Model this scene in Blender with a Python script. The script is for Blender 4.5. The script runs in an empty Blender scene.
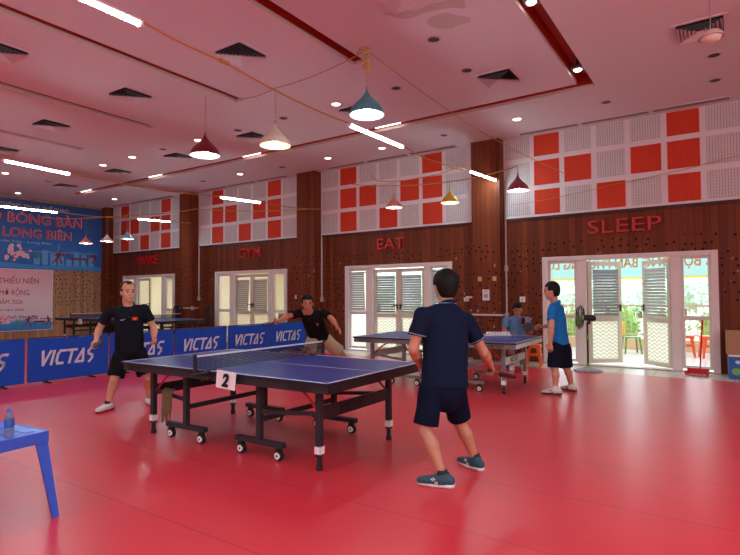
import bpy, bmesh, math, random
import numpy as np
from mathutils import Vector, Matrix
C = bpy.context.scene.collection
sc = bpy.context.scene
random.seed(7)
PI = math.pi

# ------------------------------------------------------------------ camera, world, sun, exposure
cam_d = bpy.data.cameras.new('camera'); cam = bpy.data.objects.new('camera', cam_d); C.objects.link(cam)
cam_d.sensor_width = 36; cam_d.lens = 25.975; cam_d.clip_end = 500
_r = Vector((0.82755, 0.56137, -0.00534)); _f = Vector((-0.56090, 0.82718, 0.03411)); _u = _r.cross(_f)
M4 = Matrix((_r, _u, -_f)).transposed().to_4x4(); M4.translation = (0, 0, 1.438)
cam.matrix_world = M4
sc.camera = cam
sc.view_settings.view_transform = 'Standard'; sc.view_settings.look = 'None'
sc.view_settings.gamma = 1.0; sc.view_settings.use_curve_mapping = False
sc.view_settings.exposure = 0.14
sc.cycles.use_denoising = True
sc.cycles.max_bounces = 8; sc.cycles.diffuse_bounces = 5; sc.cycles.glossy_bounces = 4
sc.cycles.transparent_max_bounces = 16; sc.cycles.transmission_bounces = 6
sc.cycles.sample_clamp_indirect = 6.0
sc.cycles.caustics_reflective = False; sc.cycles.caustics_refractive = False
world = bpy.data.worlds.new('overcast_sky'); sc.world = world; world.use_nodes = True
wn = world.node_tree
bgn = wn.nodes['Background']
wtc = wn.nodes.new('ShaderNodeTexCoord'); wsep = wn.nodes.new('ShaderNodeSeparateXYZ')
wramp = wn.nodes.new('ShaderNodeValToRGB')
wramp.color_ramp.elements[0].position = 0.0; wramp.color_ramp.elements[0].color = (.93, 1.0, 1.02, 1)
wramp.color_ramp.elements[1].position = 0.6; wramp.color_ramp.elements[1].color = (0.76, 0.90, 1.03, 1)
wn.links.new(wtc.outputs['Generated'], wsep.inputs[0]); wn.links.new(wsep.outputs['Z'], wramp.inputs[0])
wn.links.new(wramp.outputs[0], bgn.inputs[0])
bgn.inputs[1].default_value = 3.7
LAMP = 0.66           # overall level of the hall's lamps
TUBE_E = 165.0 * LAMP
BULB_E = 40.0 * LAMP


def area_light(name, loc, sx, sy, power, color=(1, 1, 1), rot=(0, 0, 0), spread=PI):
    d = bpy.data.lights.new(name, 'AREA'); d.shape = 'RECTANGLE'; d.size = sx; d.size_y = sy
    d.energy = power; d.color = color; d.spread = spread
    o = bpy.data.objects.new(name, d); o.location = loc; o.rotation_euler = rot; C.objects.link(o); return o


# the rest of the hall's tube lights, beyond the picture (their rows carry on behind and beside the camera)
for _x, _ys in ((-4.0, (-5.0, -1.5)), (-9.5, (-5.0, -1.5)), (-14.8, (-3.5, 0.5)), (1.4, (-5.0, -1.5, 2.5)), (4.4, (-4.0, 0.0, 5.0))):
    for _y in _ys:
        _d = bpy.data.lights.new('tube_lamp', 'POINT'); _d.energy = 40 * LAMP; _d.color = (.77, .98, 1.10); _d.shadow_soft_size = .3
        _o = bpy.data.objects.new('tube_lamp', _d); _o.location = (_x, _y, 3.6); C.objects.link(_o)
        area_light('tube_lamp', (_x, _y + .4, 3.7), 0.1, 1.2, 62 * LAMP, (.77, .98, 1.10))
# daylight openings guide the sampling of the sky
for _bx in (-1.78, -7.05):
    _p = area_light('sky_portal', (_bx, 11.95, 1.15), 3.1, 2.2, 1.0, rot=(-PI / 2, 0, 0))
    _p.data.cycles.is_portal = True

for _a, _b in ((-6.6, -4.0), (-3.0, -.4), (.6, 3.2)):
    _p = area_light('sky_portal', (6.25, (_a + _b) / 2, 1.9), 2.0, 2.6, 1.0, rot=(0, PI / 2, 0)); _p.data.cycles.is_portal = True

# ------------------------------------------------------------------ material helpers
def lin(c):
    c = c / 255.0
    return c / 12.92 if c <= 0.04045 else ((c + 0.055) / 1.055) ** 2.4
def rgb(r, g, b): return (lin(r), lin(g), lin(b), 1.0)
MATS = {}
def mat(name, col, rough=0.6, metal=0.0, var=0.0, scale=8.0, spec=0.5, coat=0.0):
    if name in MATS: return MATS[name]
    m = bpy.data.materials.new(name); m.use_nodes = True; nt = m.node_tree; b = nt.nodes['Principled BSDF']
    c = rgb(*col)
    b.inputs['Roughness'].default_value = rough; b.inputs['Metallic'].default_value = metal
    b.inputs['Specular IOR Level'].default_value = spec; b.inputs['Coat Weight'].default_value = coat
    if var > 0:
        tc = nt.nodes.new('ShaderNodeTexCoord'); n = nt.nodes.new('ShaderNodeTexNoise')
        n.inputs['Scale'].default_value = scale; n.inputs['Detail'].default_value = 4
        nt.links.new(tc.outputs['Object'], n.inputs['Vector'])
        mx = nt.nodes.new('ShaderNodeMix'); mx.data_type = 'RGBA'
        mx.inputs['A'].default_value = tuple(x * (1 - var) for x in c[:3]) + (1,)
        mx.inputs['B'].default_value = tuple(min(1, x * (1 + var)) for x in c[:3]) + (1,)
        nt.links.new(n.outputs['Fac'], mx.inputs['Factor']); nt.links.new(mx.outputs['Result'], b.inputs['Base Color'])
    else:
        b.inputs['Base Color'].default_value = c
    MATS[name] = m
    return m
def emit(name, col, strength):
    if name in MATS: return MATS[name]
    m = bpy.data.materials.new(name); m.use_nodes = True; nt = m.node_tree
    b = nt.nodes['Principled BSDF']; b.inputs['Base Color'].default_value = (.8, .8, .8, 1)
    b.inputs['Emission Color'].default_value = rgb(*col); b.inputs['Emission Strength'].default_value = strength
    MATS[name] = m; return m
def N(nt, t, **kw):
    n = nt.nodes.new(t)
    for k, v in kw.items(): setattr(n, k, v)
    return n
def math_n(nt, op, a, b=None, clamp=False):
    n = nt.nodes.new('ShaderNodeMath'); n.operation = op; n.use_clamp = clamp
    for i, x in enumerate((a, b)):
        if x is None: continue
        if isinstance(x, (int, float)): n.inputs[i].default_value = x
        else: nt.links.new(x, n.inputs[i])
    return n.outputs[0]
def mixc(nt, fac, a, b):
    n = nt.nodes.new('ShaderNodeMix'); n.data_type = 'RGBA'
    for k, x in (('Factor', fac), ('A', a), ('B', b)):
        if isinstance(x, (int, float)): n.inputs[k].default_value = x
        elif isinstance(x, tuple): n.inputs[k].default_value = x
        else: nt.links.new(x, n.inputs[k])
    return n.outputs['Result']
def thin_glass(name, tint=(255, 255, 255), gloss=0.08, frost=None):
    m = bpy.data.materials.new(name); m.use_nodes = True; nt = m.node_tree; nt.nodes.clear()
    o = N(nt, 'ShaderNodeOutputMaterial'); t = N(nt, 'ShaderNodeBsdfTransparent'); g = N(nt, 'ShaderNodeBsdfGlossy')
    t.inputs[0].default_value = rgb(*tint); g.inputs['Roughness'].default_value = 0.03
    mx = N(nt, 'ShaderNodeMixShader'); mx.inputs[0].default_value = gloss
    nt.links.new(t.outputs[0], mx.inputs[1]); nt.links.new(g.outputs[0], mx.inputs[2]); nt.links.new(mx.outputs[0], o.inputs[0])
    MATS[name] = m; return m

def wood_mat(name, dark, light, holes=True, along='x'):
    """vertical boards: each board its own tone, long grain, thin grooves, drilled holes and peeled-off tape marks"""
    m = bpy.data.materials.new(name); m.use_nodes = True; nt = m.node_tree; b = nt.nodes['Principled BSDF']
    geo = N(nt, 'ShaderNodeNewGeometry'); sep = N(nt, 'ShaderNodeSeparateXYZ'); nt.links.new(geo.outputs['Position'], sep.inputs[0])
    w = math_n(nt, 'ADD', sep.outputs['X'], sep.outputs['Y'])
    bd = math_n(nt, 'DIVIDE', w, 0.125)
    fl = math_n(nt, 'FLOOR', bd); fr = math_n(nt, 'FRACT', bd)
    wnz = N(nt, 'ShaderNodeTexWhiteNoise', noise_dimensions='1D'); nt.links.new(fl, wnz.inputs['W'])
    cv = N(nt, 'ShaderNodeCombineXYZ'); nt.links.new(math_n(nt, 'MULTIPLY', w, 26.0), cv.inputs[0]); nt.links.new(math_n(nt, 'MULTIPLY', sep.outputs['Z'], 1.1), cv.inputs[1])
    nt.links.new(math_n(nt, 'MULTIPLY', wnz.outputs['Value'], 20.0), cv.inputs[2])
    gr = N(nt, 'ShaderNodeTexNoise'); gr.inputs['Scale'].default_value = 1.0; gr.inputs['Detail'].default_value = 5
    nt.links.new(cv.outputs[0], gr.inputs['Vector'])
    tone = math_n(nt, 'ADD', math_n(nt, 'MULTIPLY', wnz.outputs['Value'], 0.45), math_n(nt, 'MULTIPLY', gr.outputs['Fac'], 0.6), True)
    col = mixc(nt, tone, rgb(*dark), rgb(*light))
    groove = math_n(nt, 'LESS_THAN', fr, 0.06)
    col = mixc(nt, math_n(nt, 'MULTIPLY', groove, 0.55), col, rgb(30, 12, 8))
    if holes:
        c2 = N(nt, 'ShaderNodeCombineXYZ'); nt.links.new(w, c2.inputs[0]); nt.links.new(sep.outputs['Z'], c2.inputs[1])
        vo = N(nt, 'ShaderNodeTexVoronoi', voronoi_dimensions='2D'); vo.inputs['Scale'].default_value = 6.4; vo.inputs['Randomness'].default_value = 0.62
        nt.links.new(c2.outputs[0], vo.inputs['Vector'])
        n2 = N(nt, 'ShaderNodeTexNoise', noise_dimensions='2D'); n2.inputs['Scale'].default_value = 1.6; nt.links.new(c2.outputs[0], n2.inputs['Vector'])
        dot = math_n(nt, 'LESS_THAN', vo.outputs['Distance'], 0.15)
        lo = math_n(nt, 'LESS_THAN', sep.outputs['Z'], 2.56); hi = math_n(nt, 'GREATER_THAN', sep.outputs['Z'], 0.45)
        msk = math_n(nt, 'MULTIPLY', math_n(nt, 'MULTIPLY', lo, hi), math_n(nt, 'GREATER_THAN', n2.outputs['Fac'], 0.40))
        col = mixc(nt, math_n(nt, 'MULTIPLY', dot, msk), col, rgb(22, 10, 8))
        # peeled spots and tape marks, pale and ragged
        n3 = N(nt, 'ShaderNodeTexNoise', noise_dimensions='2D'); n3.inputs['Scale'].default_value = 6.5; n3.inputs['Detail'].default_value = 3; n3.inputs['Roughness'].default_value = .55
        sv = N(nt, 'ShaderNodeCombineXYZ'); nt.links.new(math_n(nt, 'MULTIPLY', w, 1.5), sv.inputs[0]); nt.links.new(math_n(nt, 'MULTIPLY', sep.outputs['Z'], 0.9), sv.inputs[1])
        nt.links.new(sv.outputs[0], n3.inputs['Vector'])
        pk = math_n(nt, 'GREATER_THAN', n3.outputs['Fac'], 0.725)
        m2 = math_n(nt, 'MULTIPLY', math_n(nt, 'LESS_THAN', sep.outputs['Z'], 2.35), math_n(nt, 'GREATER_THAN', sep.outputs['Z'], 0.5))
        col = mixc(nt, math_n(nt, 'MULTIPLY', math_n(nt, 'MULTIPLY', pk, m2), .75), col, rgb(196, 158, 128))
    nt.links.new(col, b.inputs['Base Color']); b.inputs['Roughness'].default_value = 0.5; b.inputs['Specular IOR Level'].default_value = .2
    MATS[name] = m; return m

def floor_mat():
    m = bpy.data.materials.new('red_sports_vinyl'); m.use_nodes = True; nt = m.node_tree; b = nt.nodes['Principled BSDF']
    geo = N(nt, 'ShaderNodeNewGeometry'); sep = N(nt, 'ShaderNodeSeparateXYZ'); nt.links.new(geo.outputs['Position'], sep.inputs[0])
    n1 = N(nt, 'ShaderNodeTexNoise'); n1.inputs['Scale'].default_value = 0.7; n1.inputs['Detail'].default_value = 5; nt.links.new(geo.outputs['Position'], n1.inputs['Vector'])
    n2 = N(nt, 'ShaderNodeTexNoise'); n2.inputs['Scale'].default_value = 60; n2.inputs['Detail'].default_value = 2; nt.links.new(geo.outputs['Position'], n2.inputs['Vector'])
    t = math_n(nt, 'ADD', math_n(nt, 'MULTIPLY', n1.outputs['Fac'], .7), math_n(nt, 'MULTIPLY', n2.outputs['Fac'], .35), True)
    col = mixc(nt, t, rgb(212, 46, 60), rgb(230, 62, 76))
    # seams of the vinyl sheets, 0.9 m wide, laid along the hall
    fr = math_n(nt, 'FRACT', math_n(nt, 'DIVIDE', math_n(nt, 'ADD', sep.outputs['Y'], 0.55), 0.9))
    seam = math_n(nt, 'LESS_THAN', fr, 0.012)
    col = mixc(nt, math_n(nt, 'MULTIPLY', seam, .45), col, rgb(120, 16, 26))
    nt.links.new(col, b.inputs['Base Color'])
    rr = math_n(nt, 'ADD', math_n(nt, 'MULTIPLY', n1.outputs['Fac'], .08), .29)
    nt.links.new(rr, b.inputs['Roughness']); b.inputs['Specular IOR Level'].default_value = 0.7
    bp = N(nt, 'ShaderNodeBump'); bp.inputs['Strength'].default_value = .02; bp.inputs['Distance'].default_value = .004
    n4 = N(nt, 'ShaderNodeTexNoise'); n4.inputs['Scale'].default_value = 3.0; nt.links.new(geo.outputs['Position'], n4.inputs['Vector'])
    nt.links.new(n4.outputs['Fac'], bp.inputs['Height']); nt.links.new(bp.outputs[0], b.inputs['Normal'])
    MATS['floor'] = m; return m

def tile_mat(name, c1, c2, size, rough=.25, grout=(150, 142, 132)):
    m = bpy.data.materials.new(name); m.use_nodes = True; nt = m.node_tree; b = nt.nodes['Principled BSDF']
    geo = N(nt, 'ShaderNodeNewGeometry'); br = N(nt, 'ShaderNodeTexBrick'); br.offset = 0
    br.inputs['Scale'].default_value = 1.0; br.inputs['Brick Width'].default_value = size; br.inputs['Row Height'].default_value = size
    br.inputs['Mortar Size'].default_value = .006
    br.inputs['Color1'].default_value = rgb(*c1); br.inputs['Color2'].default_value = rgb(*c2); br.inputs['Mortar'].default_value = rgb(*grout)
    nt.links.new(geo.outputs['Position'], br.inputs['Vector'])
    n1 = N(nt, 'ShaderNodeTexNoise'); n1.inputs['Scale'].default_value = 3; n1.inputs['Detail'].default_value = 6; nt.links.new(geo.outputs['Position'], n1.inputs['Vector'])
    col = mixc(nt, math_n(nt, 'MULTIPLY', n1.outputs['Fac'], .3), br.outputs['Color'], rgb(160, 146, 128))
    nt.links.new(col, b.inputs['Base Color']); b.inputs['Roughness'].default_value = rough
    MATS[name] = m; return m

def ribbed(name, col, col2, freq, rough=.8):
    """perforated acoustic board: fine vertical rows of holes"""
    m = bpy.data.materials.new(name); m.use_nodes = True; nt = m.node_tree; b = nt.nodes['Principled BSDF']
    geo = N(nt, 'ShaderNodeNewGeometry'); sep = N(nt, 'ShaderNodeSeparateXYZ'); nt.links.new(geo.outputs['Position'], sep.inputs[0])
    w = math_n(nt, 'ADD', sep.outputs['X'], sep.outputs['Y'])
    fx = math_n(nt, 'LESS_THAN', math_n(nt, 'FRACT', math_n(nt, 'MULTIPLY', w, freq)), .34)
    fz = math_n(nt, 'LESS_THAN', math_n(nt, 'FRACT', math_n(nt, 'MULTIPLY', sep.outputs['Z'], freq * .8)), .8)
    n1 = N(nt, 'ShaderNodeTexNoise'); n1.inputs['Scale'].default_value = 6; nt.links.new(geo.outputs['Position'], n1.inputs['Vector'])
    f = math_n(nt, 'MULTIPLY', math_n(nt, 'MULTIPLY', fx, fz), math_n(nt, 'ADD', n1.outputs['Fac'], .15), True)
    nt.links.new(mixc(nt, f, rgb(*col), rgb(*col2)), b.inputs['Base Color']); b.inputs['Roughness'].default_value = rough
    MATS[name] = m; return m

def zigzag_glass():
    m = bpy.data.materials.new('zigzag_frosted_glass'); m.use_nodes = True; nt = m.node_tree; nt.nodes.clear()
    o = N(nt, 'ShaderNodeOutputMaterial'); tc = N(nt, 'ShaderNodeTexCoord'); sep = N(nt, 'ShaderNodeSeparateXYZ'); nt.links.new(tc.outputs['Object'], sep.inputs[0])
    tri = math_n(nt, 'ABSOLUTE', math_n(nt, 'SUBTRACT', math_n(nt, 'FRACT', math_n(nt, 'MULTIPLY', sep.outputs['X'], 7.5)), .5))
    ph = math_n(nt, 'FRACT', math_n(nt, 'ADD', math_n(nt, 'MULTIPLY', sep.outputs['Z'], 13.0), math_n(nt, 'MULTIPLY', tri, 1.6)))
    st = math_n(nt, 'LESS_THAN', ph, .34)
    d = N(nt, 'ShaderNodeBsdfDiffuse'); tl = N(nt, 'ShaderNodeBsdfTranslucent'); tr = N(nt, 'ShaderNodeBsdfTransparent')
    c = mixc(nt, st, rgb(248, 248, 236), rgb(206, 196, 166))
    nt.links.new(c, d.inputs[0]); nt.links.new(c, tl.inputs[0])
    m1 = N(nt, 'ShaderNodeMixShader'); m1.inputs[0].default_value = .62; nt.links.new(d.outputs[0], m1.inputs[1]); nt.links.new(tl.outputs[0], m1.inputs[2])
    m2 = N(nt, 'ShaderNodeMixShader'); m2.inputs[0].default_value = .22; nt.links.new(m1.outputs[0], m2.inputs[1]); nt.links.new(tr.outputs[0], m2.inputs[2])
    nt.links.new(m2.outputs[0], o.inputs[0]); MATS['zigzag'] = m; return m

def translucent(name, col, tl=.5, tr=0.0):
    m = bpy.data.materials.new(name); m.use_nodes = True; nt = m.node_tree; nt.nodes.clear()
    o = N(nt, 'ShaderNodeOutputMaterial'); d = N(nt, 'ShaderNodeBsdfDiffuse'); t = N(nt, 'ShaderNodeBsdfTranslucent'); r = N(nt, 'ShaderNodeBsdfTransparent')
    d.inputs[0].default_value = rgb(*col); t.inputs[0].default_value = rgb(*col)
    m1 = N(nt, 'ShaderNodeMixShader'); m1.inputs[0].default_value = tl; nt.links.new(d.outputs[0], m1.inputs[1]); nt.links.new(t.outputs[0], m1.inputs[2])
    m2 = N(nt, 'ShaderNodeMixShader'); m2.inputs[0].default_value = tr; nt.links.new(m1.outputs[0], m2.inputs[1]); nt.links.new(r.outputs[0], m2.inputs[2])
    nt.links.new(m2.outputs[0], o.inputs[0]); MATS[name] = m; return m

def net_mat():
    m = bpy.data.materials.new('net_mesh'); m.use_nodes = True; nt = m.node_tree; nt.nodes.clear()
    o = N(nt, 'ShaderNodeOutputMaterial'); tc = N(nt, 'ShaderNodeTexCoord'); sep = N(nt, 'ShaderNodeSeparateXYZ'); nt.links.new(tc.outputs['Object'], sep.inputs[0])
    a = math_n(nt, 'LESS_THAN', math_n(nt, 'FRACT', math_n(nt, 'MULTIPLY', sep.outputs['Y'], 70)), .36)
    c = math_n(nt, 'LESS_THAN', math_n(nt, 'FRACT', math_n(nt, 'MULTIPLY', sep.outputs['Z'], 70)), .36)
    f = math_n(nt, 'MAXIMUM', a, c)
    d = N(nt, 'ShaderNodeBsdfDiffuse'); d.inputs[0].default_value = rgb(44, 46, 58); r = N(nt, 'ShaderNodeBsdfTransparent')
    mx = N(nt, 'ShaderNodeMixShader'); nt.links.new(f, mx.inputs[0]); nt.links.new(r.outputs[0], mx.inputs[1]); nt.links.new(d.outputs[0], mx.inputs[2])
    nt.links.new(mx.outputs[0], o.inputs[0]); MATS['net'] = m; return m

W_DARK = wood_mat('wall_wood', (74, 30, 15), (138, 66, 36))
W_LEFT = wood_mat('wall_wood_light', (140, 94, 66), (200, 156, 124))
FLOOR = floor_mat()
MARBLE = tile_mat('cream_floor_tile', (226, 214, 196), (218, 206, 188), .6)
TERRACE = tile_mat('terrace_tile', (214, 206, 196), (206, 198, 188), .5, .3)
T_GREY = ribbed('grey_acoustic_tile', (214, 208, 208), (140, 134, 134), 22)
T_RED = ribbed('red_acoustic_tile', (214, 62, 30), (176, 42, 20), 22)
ZIG = zigzag_glass(); NET = net_mat(); GLASS = thin_glass('clear_glass'); 
CEIL = mat('ceiling_paint', (220, 213, 217), .75, var=.03, scale=.8)
WHITE = mat('white_frame', (226, 216, 210), .5, var=.04)
WHITEP = mat('white_paint', (236, 232, 230), .5)
PANELW = mat('panel_white', (230, 222, 224), .6)
CREAMF = mat('cream_door_frame', (214, 206, 184), .45, var=.05)
BLACK = mat('black_metal', (34, 32, 34), .4, spec=.4)
BLACKR = mat('black_rubber', (20, 20, 21), .7)
DGREY = mat('dark_grey_metal', (46, 45, 50), .45, spec=.3)
SILV = mat('silver_grey_metal', (122, 118, 114), .4, metal=.1)
CHROME = mat('chrome', (200, 200, 200), .2, metal=1)
TBLUE = mat('table_blue', (30, 60, 142), .30, var=.06, scale=3, spec=.35)
LINEW = mat('line_white', (224, 230, 240), .5)
REDP = mat('red_plastic', (200, 32, 34), .4)
CREAM = mat('cream_wall', (244, 240, 216), .8, var=.03)


# ------------------------------------------------------------------ mesh helpers
class MB:
    def __init__(s): s.bm = bmesh.new(); s.mi = 0
    def _tag(s, faces):
        for f in faces: f.material_index = s.mi
    def box(s, c, d, rot=None):
        r = bmesh.ops.create_cube(s.bm, size=1.0)
        m = Matrix.Diagonal((d[0], d[1], d[2], 1))
        if rot is not None: m = rot.to_4x4() @ m
        m = Matrix.Translation(c) @ m
        bmesh.ops.transform(s.bm, matrix=m, verts=r['verts'])
        s._tag({f for v in r['verts'] for f in v.link_faces}); return s
    def bar(s, a, b, w, h):
        a, b = Vector(a), Vector(b); d = b - a; x = d.normalized()
        up = Vector((0, 0, 1)) if abs(x.z) < .95 else Vector((0, 1, 0))
        y = up.cross(x).normalized(); z = x.cross(y)
        return s.box((a + b) / 2, (d.length, w, h), Matrix((x, y, z)).transposed())
    def cyl(s, a, b, r, r2=None, seg=14, caps=True):
        a, b = Vector(a), Vector(b); r2 = r if r2 is None else r2
        d = b - a; x = d.normalized(); t = Vector((0, 0, 1)) if abs(x.z) < .9 else Vector((1, 0, 0))
        u = x.cross(t).normalized(); v = x.cross(u)
        A = [s.bm.verts.new(a + (u * math.cos(k * 2 * PI / seg) + v * math.sin(k * 2 * PI / seg)) * r) for k in range(seg)]
        B = [s.bm.verts.new(b + (u * math.cos(k * 2 * PI / seg) + v * math.sin(k * 2 * PI / seg)) * r2) for k in range(seg)]
        fs = [s.bm.faces.new((A[k], A[(k + 1) % seg], B[(k + 1) % seg], B[k])) for k in range(seg)]
        if caps: fs += [s.bm.faces.new(A[::-1]), s.bm.faces.new(B)]
        s._tag(fs); return s
    def tube(s, pts, r, seg=8, closed=False):
        pts = [Vector(p) for p in pts]; rings = []; n = len(pts); prev = None
        for i, p in enumerate(pts):
            t = (pts[(i + 1) % n] - pts[i - 1]) if closed else (pts[min(i + 1, n - 1)] - pts[max(i - 1, 0)])
            t.normalize()
            if prev is None:
                q = Vector((0, 0, 1)) if abs(t.z) < .9 else Vector((1, 0, 0)); u = t.cross(q).normalized()
            else:
                u = (prev - t * prev.dot(t)).normalized()
            prev = u; v = t.cross(u)
            rings.append([s.bm.verts.new(p + (u * math.cos(k * 2 * PI / seg) + v * math.sin(k * 2 * PI / seg)) * r) for k in range(seg)])
        fs = []
        for i in range(n if closed else n - 1):
            A, B = rings[i], rings[(i + 1) % n]
            for k in range(seg): fs.append(s.bm.faces.new((A[k], A[(k + 1) % seg], B[(k + 1) % seg], B[k])))
        if not closed: fs += [s.bm.faces.new(rings[0][::-1]), s.bm.faces.new(rings[-1])]
        s._tag(fs); return s
    def lathe(s, prof, c=(0, 0, 0), seg=24, m=None):
        rings = []
        for r, z in prof:
            if r < 1e-5: rings.append([s.bm.verts.new((0, 0, z))])
            else: rings.append([s.bm.verts.new((r * math.cos(k * 2 * PI / seg), r * math.sin(k * 2 * PI / seg), z)) for k in range(seg)])
        fs = []
        for A, B in zip(rings, rings[1:]):
            for k in range(seg):
                k2 = (k + 1) % seg
                if len(A) == 1 and len(B) == 1: continue
                if len(A) == 1: fs.append(s.bm.faces.new((A[0], B[k2], B[k])))
                elif len(B) == 1: fs.append(s.bm.faces.new((A[k], A[k2], B[0])))
                else: fs.append(s.bm.faces.new((A[k], A[k2], B[k2], B[k])))
        T = Matrix.Translation(c) @ (m.to_4x4() if m is not None else Matrix())
        bmesh.ops.transform(s.bm, matrix=T, verts=[v for R in rings for v in R]); s._tag(fs); return s
    def prism(s, pts, vec):
        vec = Vector(vec); A = [s.bm.verts.new(p) for p in pts]; B = [s.bm.verts.new(Vector(p) + vec) for p in pts]
        n = len(A); fs = [s.bm.faces.new(A[::-1]), s.bm.faces.new(B)]
        fs += [s.bm.faces.new((A[k], A[(k + 1) % n], B[(k + 1) % n], B[k])) for k in range(n)]
        s._tag(fs); return s
    def quad(s, pts):
        s._tag([s.bm.faces.new([s.bm.verts.new(p) for p in pts])]); return s
    def sphere(s, c, r, seg=16, sc=(1, 1, 1)):
        q = bmesh.ops.create_uvsphere(s.bm, u_segments=seg, v_segments=max(6, seg // 2), radius=r)
        bmesh.ops.transform(s.bm, matrix=Matrix.Translation(c) @ Matrix.Diagonal((*sc, 1)), verts=q['verts'])
        s._tag({f for v in q['verts'] for f in v.link_faces}); return s
    def build(s, name, mats, parent=None, smooth=False, bevel=0.0, loc=None):
        bmesh.ops.recalc_face_normals(s.bm, faces=s.bm.faces[:])
        if bevel > 0:
            ed = [e for e in s.bm.edges if len(e.link_faces) == 2 and e.calc_face_angle(0) > .6]
            bmesh.ops.bevel(s.bm, geom=ed, offset=bevel, segments=2, affect='EDGES', profile=.5)
        me = bpy.data.meshes.new(name); s.bm.to_mesh(me); s.bm.free()
        for m in (mats if isinstance(mats, (list, tuple)) else [mats]): me.materials.append(m)
        if smooth:
            me.polygons.foreach_set('use_smooth', [True] * len(me.polygons))
            try: me.set_sharp_from_angle(angle=.7)
            except Exception: pass
        o = bpy.data.objects.new(name, me); C.objects.link(o)
        if parent is not None: o.parent = parent
        if loc is not None: o.location = loc
        return o
def tag(o, label, cat, group=None, kind=None):
    o['label'] = label; o['category'] = cat
    if group: o['group'] = group
    if kind: o['kind'] = kind
    return o
def thing(name, label, cat, loc=(0, 0, 0), rz=0.0, group=None, kind=None):
    o = bpy.data.objects.new(name, None); o.empty_display_size = .1; o.location = loc; o.rotation_euler = (0, 0, rz); C.objects.link(o)
    return tag(o, label, cat, group, kind)
def dup(o, loc=None, rz=None, parent=None, label=None):
    c = o.copy(); C.objects.link(c)
    if parent is not None: c.parent = parent
    if loc is not None: c.location = loc
    if rz is not None: c.rotation_euler = (0, 0, rz)
    if label: c['label'] = label
    for ch in o.children: dup(ch, parent=c)
    return c
def ordinal(n): return ['first', 'second', 'third', 'fourth', 'fifth', 'sixth', 'seventh', 'eighth', 'ninth', 'tenth', 'eleventh', 'twelfth'][n]

def text(body, mats, parent, origin, right, up, height, name='lettering', width=None, extrude=.004, bold=0.0, shear=0.0, align='LEFT', space=1.0):
    """letters lying in the plane spanned by right/up, HEIGHT the height of a capital; WIDTH stretches the whole line to that length"""
    cu = bpy.data.curves.new(name, 'FONT'); cu.body = body; cu.size = height / .73; cu.extrude = extrude; cu.offset = bold * height
    cu.shear = shear; cu.space_character = space; cu.resolution_u = 3
    to = bpy.data.objects.new('t', cu); C.objects.link(to)
    dg = bpy.context.evaluated_depsgraph_get(); dg.update()
    me = bpy.data.meshes.new_from_object(to.evaluated_get(dg), depsgraph=dg)
    bpy.data.objects.remove(to); bpy.data.curves.remove(cu)
    co = np.zeros(len(me.vertices) * 3); me.vertices.foreach_get('co', co); co = co.reshape(-1, 3)
    x0, x1 = co[:, 0].min(), co[:, 0].max()
    sx = (width / (x1 - x0)) if width else 1.0
    x = (co[:, 0] - x0) * sx
    if align == 'RIGHT': x -= (x1 - x0) * sx
    if align == 'CENTER': x -= (x1 - x0) * sx / 2
    R, U = Vector(right).normalized(), Vector(up).normalized(); Nn = R.cross(U)
    out = np.outer(x, R) + np.outer(co[:, 1], U) + np.outer(co[:, 2], Nn) + np.array(origin)
    me.vertices.foreach_set('co', out.ravel()); me.update()
    me.materials.clear()
    for m in (mats if isinstance(mats, (list, tuple)) else [mats]): me.materials.append(m)
    me.name = name
    o = bpy.data.objects.new(name, me); C.objects.link(o)
    if parent is not None: o.parent = parent
    return o

def strokes(m, glyphs, origin, right, up, h, w=.8, gap=.22, th=.2, shear=.25, depth=.003):
    """block lettering drawn as thick strokes (polylines in a unit box)"""
    R, U = Vector(right).normalized(), Vector(up).normalized(); Nn = R.cross(U); x0 = 0
    for g in glyphs:
        for pl, close in LOGO[g]:
            pts = [Vector((p[0] * w, p[1])) for p in pl]
            segs = list(zip(pts, pts[1:])) + ([(pts[-1], pts[0])] if close else [])
            for a, b in segs:
                d = (b - a); L = d.length
                if L < 1e-6: continue
                d = d / L; n = Vector((-d.y, d.x)) * th / 2; e = d * th * .35
                q = [a - n - e, b - n + e, b + n + e, a + n - e]
                P3 = [Vector(origin) + R * ((x0 + p.x + p.y * shear) * h) + U * (p.y * h) for p in q]
                m.prism(P3, Nn * depth)
        x0 += (w if g != 'I' else .12) + gap
    return x0 * h
LOGO = {'V': [(((0, .93), (.42, .08)), False), (((.42, .08), (.95, .93)), False)],
        'I': [(((.08, .08), (.08, .92)), False)],
        'C': [(((1, .9), (.3, .9), (.1, .7), (.1, .3), (.3, .1), (.95, .1)), False)],
        'T': [(((0, .9), (1.05, .9)), False), (((.5, .08), (.5, .85)), False)],
        'A': [(((0, .1), (.62, .9), (.95, .1)), True)],
        'S': [(((.92, .92), (.34, .92), (.10, .75), (.20, .57), (.74, .44), (.80, .26), (.52, .03)), False)]}

# ------------------------------------------------------------------ the hall
D = 11.55; XL = -20.2; ZC = 4.9; XR = 6.0; YB = -8.0
PITCH = 5.275
BAY0 = -3.36; BAYW = 3.16; DOORH = 2.24
def structure(o, label, cat='wall'): return tag(o, label, cat, kind='structure')

m = MB(); m.box(((XL + XR) / 2, (YB + 10.6) / 2, -.06), (XR - XL, 10.6 - YB, .12)); m.mi = 1
m.box(((XL + XR) / 2, (10.6 + D + .2) / 2, -.066), (XR - XL, D + .2 - 10.6, .12))
structure(m.build('floor', [FLOOR, MARBLE]), 'glossy red sports floor with a strip of cream tiles along the doors', 'floor')

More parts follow.
